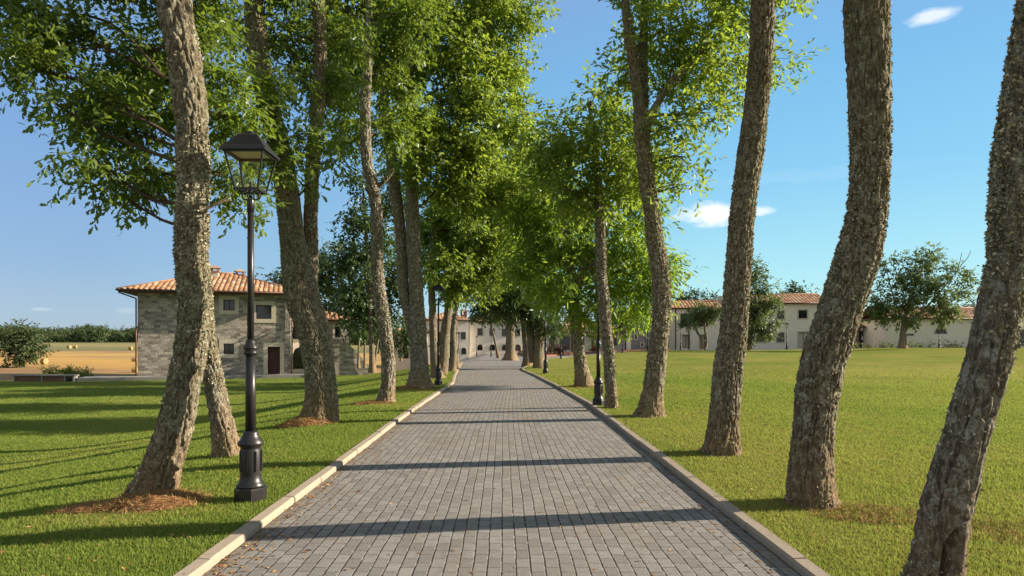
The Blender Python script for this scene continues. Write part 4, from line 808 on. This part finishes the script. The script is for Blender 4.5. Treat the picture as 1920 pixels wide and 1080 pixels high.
m = MB(); m.path([(1.0, -.1, h1), (1.0, -.1, 0)], .07, 8); m.build('downpipe', M['gutter'], b.root, smooth=True); m = MB(); m.path([(2.9, -.1, h1), (2.9, -.1, 0)], .07, 8); m.build('downpipe', M['gutter'], b.root, smooth=True)
m = MB(); m.box((b.x(1360) - .3, 3.4, h1 + 1), (b.x(1360) + .3, 4, h1 + 2)); m.build('roof_vent', M['surround'], b.root)
b = Bld('stone_tower', 'grey stone tower house with small pale-framed windows left of the white house', 1176, 97, .25, 4)
xs_ = b.x(1184); xe = b.x(1252); h = b.z(1200, 590)
def op(px0, px1, py0, py1, ar=False): pm = (px0 + px1) / 2; return (b.x(px0), b.x(px1), b.z(pm, py1), b.z(pm, py0), ar)
o = [op(1190, 1194, 624, 636), op(1202, 1206, 643, 650), op(1230, 1236, 620, 632)]
wall(b, 'wall', 0, xs_, h - .4, .2, .4, [], M['white']); wall(b, 'wall', xs_, xe, h, 0, .4, o, M['gstone']); shell(b, xs_, xe, 0, 6, h, M['gstone'])
for k in o: window(b, *k[:4], 0, .14, mull=0)
hip_roof(b, xs_, xe, 0, 6, h, .3, .4, pitch=.5)
b = Bld('porch_house', 'low house with a shaded porch behind the chestnuts at the end of the lawn', 1020, 100, -.1, 0)
xe = b.x(1172); h = b.z(1080, 622)
def op(px0, px1, py0, py1, ar=False): pm = (px0 + px1) / 2; return (b.x(px0), b.x(px1), b.z(pm, py1), b.z(pm, py0), ar)
o = [op(1030, 1040, 632, 656), op(1050, 1068, 630, 656), op(1085, 1095, 634, 648), op(1112, 1124, 632, 656), op(1145, 1156, 634, 648)]
wall(b, 'wall', 0, xe, h, 0, .4, o, M['cool']); shell(b, 0, xe, 0, 6, h, M['cool'])
for k in o: window(b, *k[:4], 0, .1, mull=1, sill=False)
hip_roof(b, 0, xe, 0, 6, h, .32, 1.2, pitch=.5)
for q in (1, 4, 7, 10): MB().box((q - .15, -1.1, -.5), (q + .15, -.8, h - .14)).build('porch_post', M['brownwood'], b.root)
# low houses at far right
b = Bld('low_stone_house', 'low stone house with a dark glass entrance at far right', 1570, 100, .8, 3)
xe = b.x(1668); h = b.z(1630, 613)
def op(px0, px1, py0, py1, ar=False): pm = (px0 + px1) / 2; return (b.x(px0), b.x(px1), b.z(pm, py1), b.z(pm, py0), ar)
o = [op(1611, 1645, 622, 649), op(1600, 1604, 622, 632), op(1580, 1586, 622, 634)]
wall(b, 'wall', 0, xe, h, 0, .4, o, M['stone']); shell(b, 0, xe, 0, 7, h, M['stone']); window(b, *o[0][:4], 0, .08, mull=3, mat='wood', sill=False); window(b, *o[1][:4], 0, .1, mull=0); window(b, *o[2][:4], 0, .1, mull=0)
hip_roof(b, 0, xe, 0, 7, h, .3, .7, pitch=.5)
b = Bld('arched_house', 'low white house with a single arched window behind the spreading tree', 1666, 94, .8, 2)
xe = b.x(1862); h = b.z(1740, 597); o = [op(1753, 1775, 612, 626, True), op(1700, 1713, 626, 629)]
wall(b, 'wall', 0, xe, h, 0, .4, o, M['cool']); shell(b, 0, xe, 0, 9, h, M['cool']); window(b, *o[0][:4], 0, .08, True, mull=2); window(b, *o[1][:4], 0, .04, mull=0)
r = hip_roof(b, 0, xe, 0, 9, h, .34, .45, gable=True, pitch=.5); chimney(r, b.x(1805), 4.3, h + 1.4, h + 2.5, .4, 'brownwood')
b = Bld('corner_house', 'house with shaded tall windows cut off by the right photo edge', 1888, 92, .8, 0)
xe = 9; h = b.z(1900, 590); o = [op(1902, 1916, 598, 612), op(1902, 1930, 618, 648)]
wall(b, 'wall', 0, xe, h, 0, .4, o, M['cool']); shell(b, 0, xe, 0, 7, h, M['cool'])
for k in o: window(b, *k[:4], 0, .1, mull=1)
hip_roof(b, 0, xe, 0, 7, h, .36, .6, pitch=.5)

# ------------------------------------------------------------------ small things
# long low planter with brown panels at the lawn's edge
d = 45; x0, _, z0 = W(25, 716, d); x1 = W(138, 716, d)[0]; zt = W(25, 703, d)[2]; root = tag(empty('low_bin_row', (x0, d, z0)), 'long low concrete-framed box with brown panels at the left lawn edge', 'garden box')
wd = x1 - x0; hh = zt - z0; m = MB(); m.box((-.06, -.06, hh - .07), (wd + .06, .5, hh))
for q in (0, wd * .46, wd * .84, wd - .09): m.box((q, 0, -.6), (q + .09, .45, hh - .07))
m.build('frame', M['concrete'], root)
for a_, c_ in ((.09, wd * .46), (wd * .46 + .09, wd * .84), (wd * .84 + .09, wd - .09)): MB().box((a_, .06, -.6), (c_, .1, hh - .07)).build('panel', M['brownwood'], root)
MB().box((wd * .84 + .16, .03, .02), (wd - .14, .058, hh - .1)).build('door', M['glass'], root)
def shrub(name, label, px, py, d, rx, ry, leaf='bright', group=None, ls=.12, lai=3, cat='shrub'):
    return make_tree(name, label, (px, py), d, [[(px, py + 1, 2), (px, py - ry, 1.2), (px, py - ry * 1.6, .6)]], [(px, py - ry, rx, ry, 0), (px - rx * .4, py - ry * 1.5, rx * .5, ry * .6, 0), (px + rx * .4, py - ry * 1.3, rx * .5, ry * .6, 0)], leaf, T_FAR, ls, lai, group, 0, cat=cat, sub=.3, bark='bark3', flare=0)
for px, py, rx, ry, lab in [(92, 703, 9, 7, 'small green shrub behind the left end of the brown-panelled box'), (126, 705, 14, 8, 'wide green shrub behind the brown-panelled box'), (145, 707, 8, 8, 'green shrub at the right end of the brown-panelled box'), (163, 708, 9, 8, 'green shrub between the brown-panelled box and the stone house')]:
    shrub('shrub', lab, px, py, 49, rx, ry, 'bright', 'shrubs at the field edge')
for k, (px, lab) in enumerate([(1600, 'low plant left of the dark glass entrance'), (1628, 'low plant before the dark glass entrance'), (1655, 'low plant right of the dark glass entrance'), (1672, 'low plant just left of the spreading tree'), (1710, 'low plant just right of the spreading tree'), (1727, 'low plant before the narrow slit window'), (1743, 'low plant left of the arched window'), (1778, 'grassy tuft right of the arched window'), (1795, 'low plant farthest right under the white wall'), (1905, 'rounded bush at the corner house')]):
    shrub('low_plant', lab, px, 650, 90, 6 if k != 9 else 9, 3.2 if k != 9 else 6, 'grey', 'low plants along the house fronts', .2, 2.6, 'plant')
for px, py, d, s, lab in [(15, 676, 118, .48, 'round hay bale at the left photo edge'), (83, 675, 115, .5, 'round hay bale just right of the lone field tree'), (252, 673, 125, .45, 'round hay bale beside the stone house corner'), (253, 687, 92, .4, 'nearer hay bale beside the stone house corner'), (141, 652, 235, .6, 'far hay bale on the green strip below the wood'), (130, 654, 230, .6, 'second far hay bale on the green strip, left of its neighbour'), (245, 656, 210, .6, 'far hay bale on the green strip nearest the stone house')]:
    x, y, z = W(px, py, d); g = float(terrain(x, y)) - .04
    m = MB(); m.lathe([(s * .92, -s * .8), (s, -s * .7), (s, s * .7), (s * .92, s * .8)], 20); me_v = [(v[2], v[1], v[0]) for v in m.v]; m.v = me_v
    tag(m.build('hay_bale', M['hay'], None, (x, y, g + s * .97), random.uniform(-.6, .6), smooth=False), lab, 'hay bale', 'round hay bales in the field')
# planted beds at the end of the lawn
def bed(name, pts, label):
    n = len(pts); vs = [(x, y, float(terrain(x, y)) - .1) for x, y in pts] + [(x, y, float(terrain(x, y)) + .12) for x, y in pts]
    me = bpy.data.meshes.new(name); me.from_pydata(vs, [], [tuple(range(n, 2 * n))] + [(i, (i + 1) % n, (i + 1) % n + n, i + n) for i in range(n)]); return tag(link(name, me, M['mulch']), None, None, None, 'structure')
bed('planting_bed', [(2.5, 76), (7, 86), (14, 91.5), (22, 94.5), (22, 97), (10, 97), (3, 92), (1, 82)], '')
for px, py, d, rx, ry, lab in [(1020, 663, 82, 16, 5, 'low red-brown hedge left of the leaning chestnut trunk'), (1048, 661, 85, 18, 5, 'low red-brown hedge behind the lane lamp post'), (1120, 660, 90, 12, 5, 'low red-brown hedge right of the chestnut trunk'), (985, 664, 84, 12, 4, 'low red-brown hedge beside the paved circle')]:
    o = shrub('low_hedge', lab, px, py, d, rx, ry, 'redleaf' if 'redleaf' in M else 'grey', 'low reddish hedges at the end of the lawn', .2, 3.2, 'hedge')

# ------------------------------------------------------------------ sky, sun, camera
EL, AZ = 20.5, 81.2
w = bpy.data.worlds.new('World'); scene.world = w; w.use_nodes = True; nt = w.node_tree; bg = nt.nodes['Background']
class WN(NT):
    def __init__(s, t): s.t = t; s.n = t.nodes
t = WN(nt); sky = t.new('ShaderNodeTexSky', sky_type='NISHITA'); sky.sun_disc = False; sky.sun_elevation = R(EL); sky.sun_rotation = R(AZ); sky.air_density = 1.0; sky.dust_density = .4; sky.ozone_density = 2.0
gen = t.new('ShaderNodeTexCoord').outputs['Generated']; sx = t.new('ShaderNodeSeparateXYZ'); t.lk(gen, sx.inputs[0])
side = t.ramp(t.math('ADD', t.math('MULTIPLY', sx.outputs[0], .8), .5), [(.08, 0), (.72, 1)])
K = 10.0
def kc(c): return tuple(v * K for v in c)
def kramp(stops):
    r = t.ramp(sx.outputs[2], stops); n = t.new('ShaderNodeVectorMath', operation='SCALE'); t.lk(r, n.inputs[0]); n.inputs['Scale'].default_value = K; return n.outputs[0]
left = kramp([(0, (.36, .50, .64)), (.1, (.26, .43, .68)), (.3, (.19, .38, .70)), (.6, (.24, .33, .52)), (1, (.34, .38, .45))])
right = kramp([(0, (.74, .92, .95)), (.07, (.42, .80, .88)), (.22, (.24, .60, .87)), (.36, (.19, .50, .83)), (.46, (.22, .43, .78)), (.65, (.28, .38, .55)), (1, (.35, .39, .46))])
grad = t.mix(side, left, right); grad = t.mix(t.ramp(t.math('ADD', t.math('MULTIPLY', sx.outputs[1], -1), t.math('MULTIPLY', t.noise(2.5, gen, 4, .6), .3)), [(.1, 0), (.75, .75)]), grad, (.62 * K, .62 * K, .60 * K))  # pale veil added to the unseen sky behind the camera, fills shaded faces
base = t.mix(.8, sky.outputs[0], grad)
# two small bright clouds
def cloud(px, py, rx, ry, seed, dens):
    v = Vector(((px - CX) / F, 1, (HZ - py) / F)).normalized(); dx = t.new('ShaderNodeVectorMath', operation='SUBTRACT'); t.lk(gen, dx.inputs[0]); dx.inputs[1].default_value = v
    q = t.new('ShaderNodeVectorMath', operation='MULTIPLY'); t.lk(dx.outputs[0], q.inputs[0]); q.inputs[1].default_value = (F / rx, F / rx, F / ry)
    ln = t.new('ShaderNodeVectorMath', operation='LENGTH'); t.lk(q.outputs[0], ln.inputs[0])
    no = t.noise(1, t.vmul(gen, (26 + seed, 26, 60)), 6, .65)
    return t.ramp(t.math('SUBTRACT', t.math('ADD', t.math('SUBTRACT', 1, ln.outputs['Value']), t.math('MULTIPLY', no, 1.5)), .62), [(.15, 0), (.75, dens)])
cm = cloud(1330, 402, 64, 22, 0, 1)
for a_ in ((1425, 396, 26, 10, 2, .7), (1745, 32, 34, 13, 5, .7), (238, 582, 22, 6, 1, .14), (75, 580, 18, 4, 3, .2), (1500, 330, 240, 14, 8, .06)): cm = t.math('MAXIMUM', cm, cloud(*a_))
base = t.mix(cm, base, (.95 * K, .97 * K, 1.0 * K))
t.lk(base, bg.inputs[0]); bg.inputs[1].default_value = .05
sd = Vector((math.sin(R(AZ)) * math.cos(R(EL)), math.cos(R(AZ)) * math.cos(R(EL)), math.sin(R(EL))))
L = bpy.data.lights.new('sun', 'SUN'); L.energy = 5; L.angle = R(.5); L.color = (1, .885, .72); so = bpy.data.objects.new('sun', L); so.rotation_euler = sd.to_track_quat('Z', 'Y').to_euler(); so.location = (60, 10, 40); col.objects.link(so)
cam = bpy.data.cameras.new('camera'); cam.sensor_width = 36; cam.lens = 24; cam.shift_y = 100 / 1920; cam.clip_end = 5000; cam.clip_start = .05
co = bpy.data.objects.new('camera', cam); co.location = (0, 0, CH); co.rotation_euler = (R(90), 0, 0); col.objects.link(co); scene.camera = co
scene.view_settings.view_transform = 'Standard'; scene.view_settings.look = 'None'; scene.view_settings.exposure = 1.2; scene.view_settings.gamma = 1
scene.cycles.max_bounces = 6; scene.cycles.diffuse_bounces = 3; scene.cycles.glossy_bounces = 2; scene.cycles.transmission_bounces = 3; scene.cycles.transparent_max_bounces = 12; scene.cycles.use_denoising = True
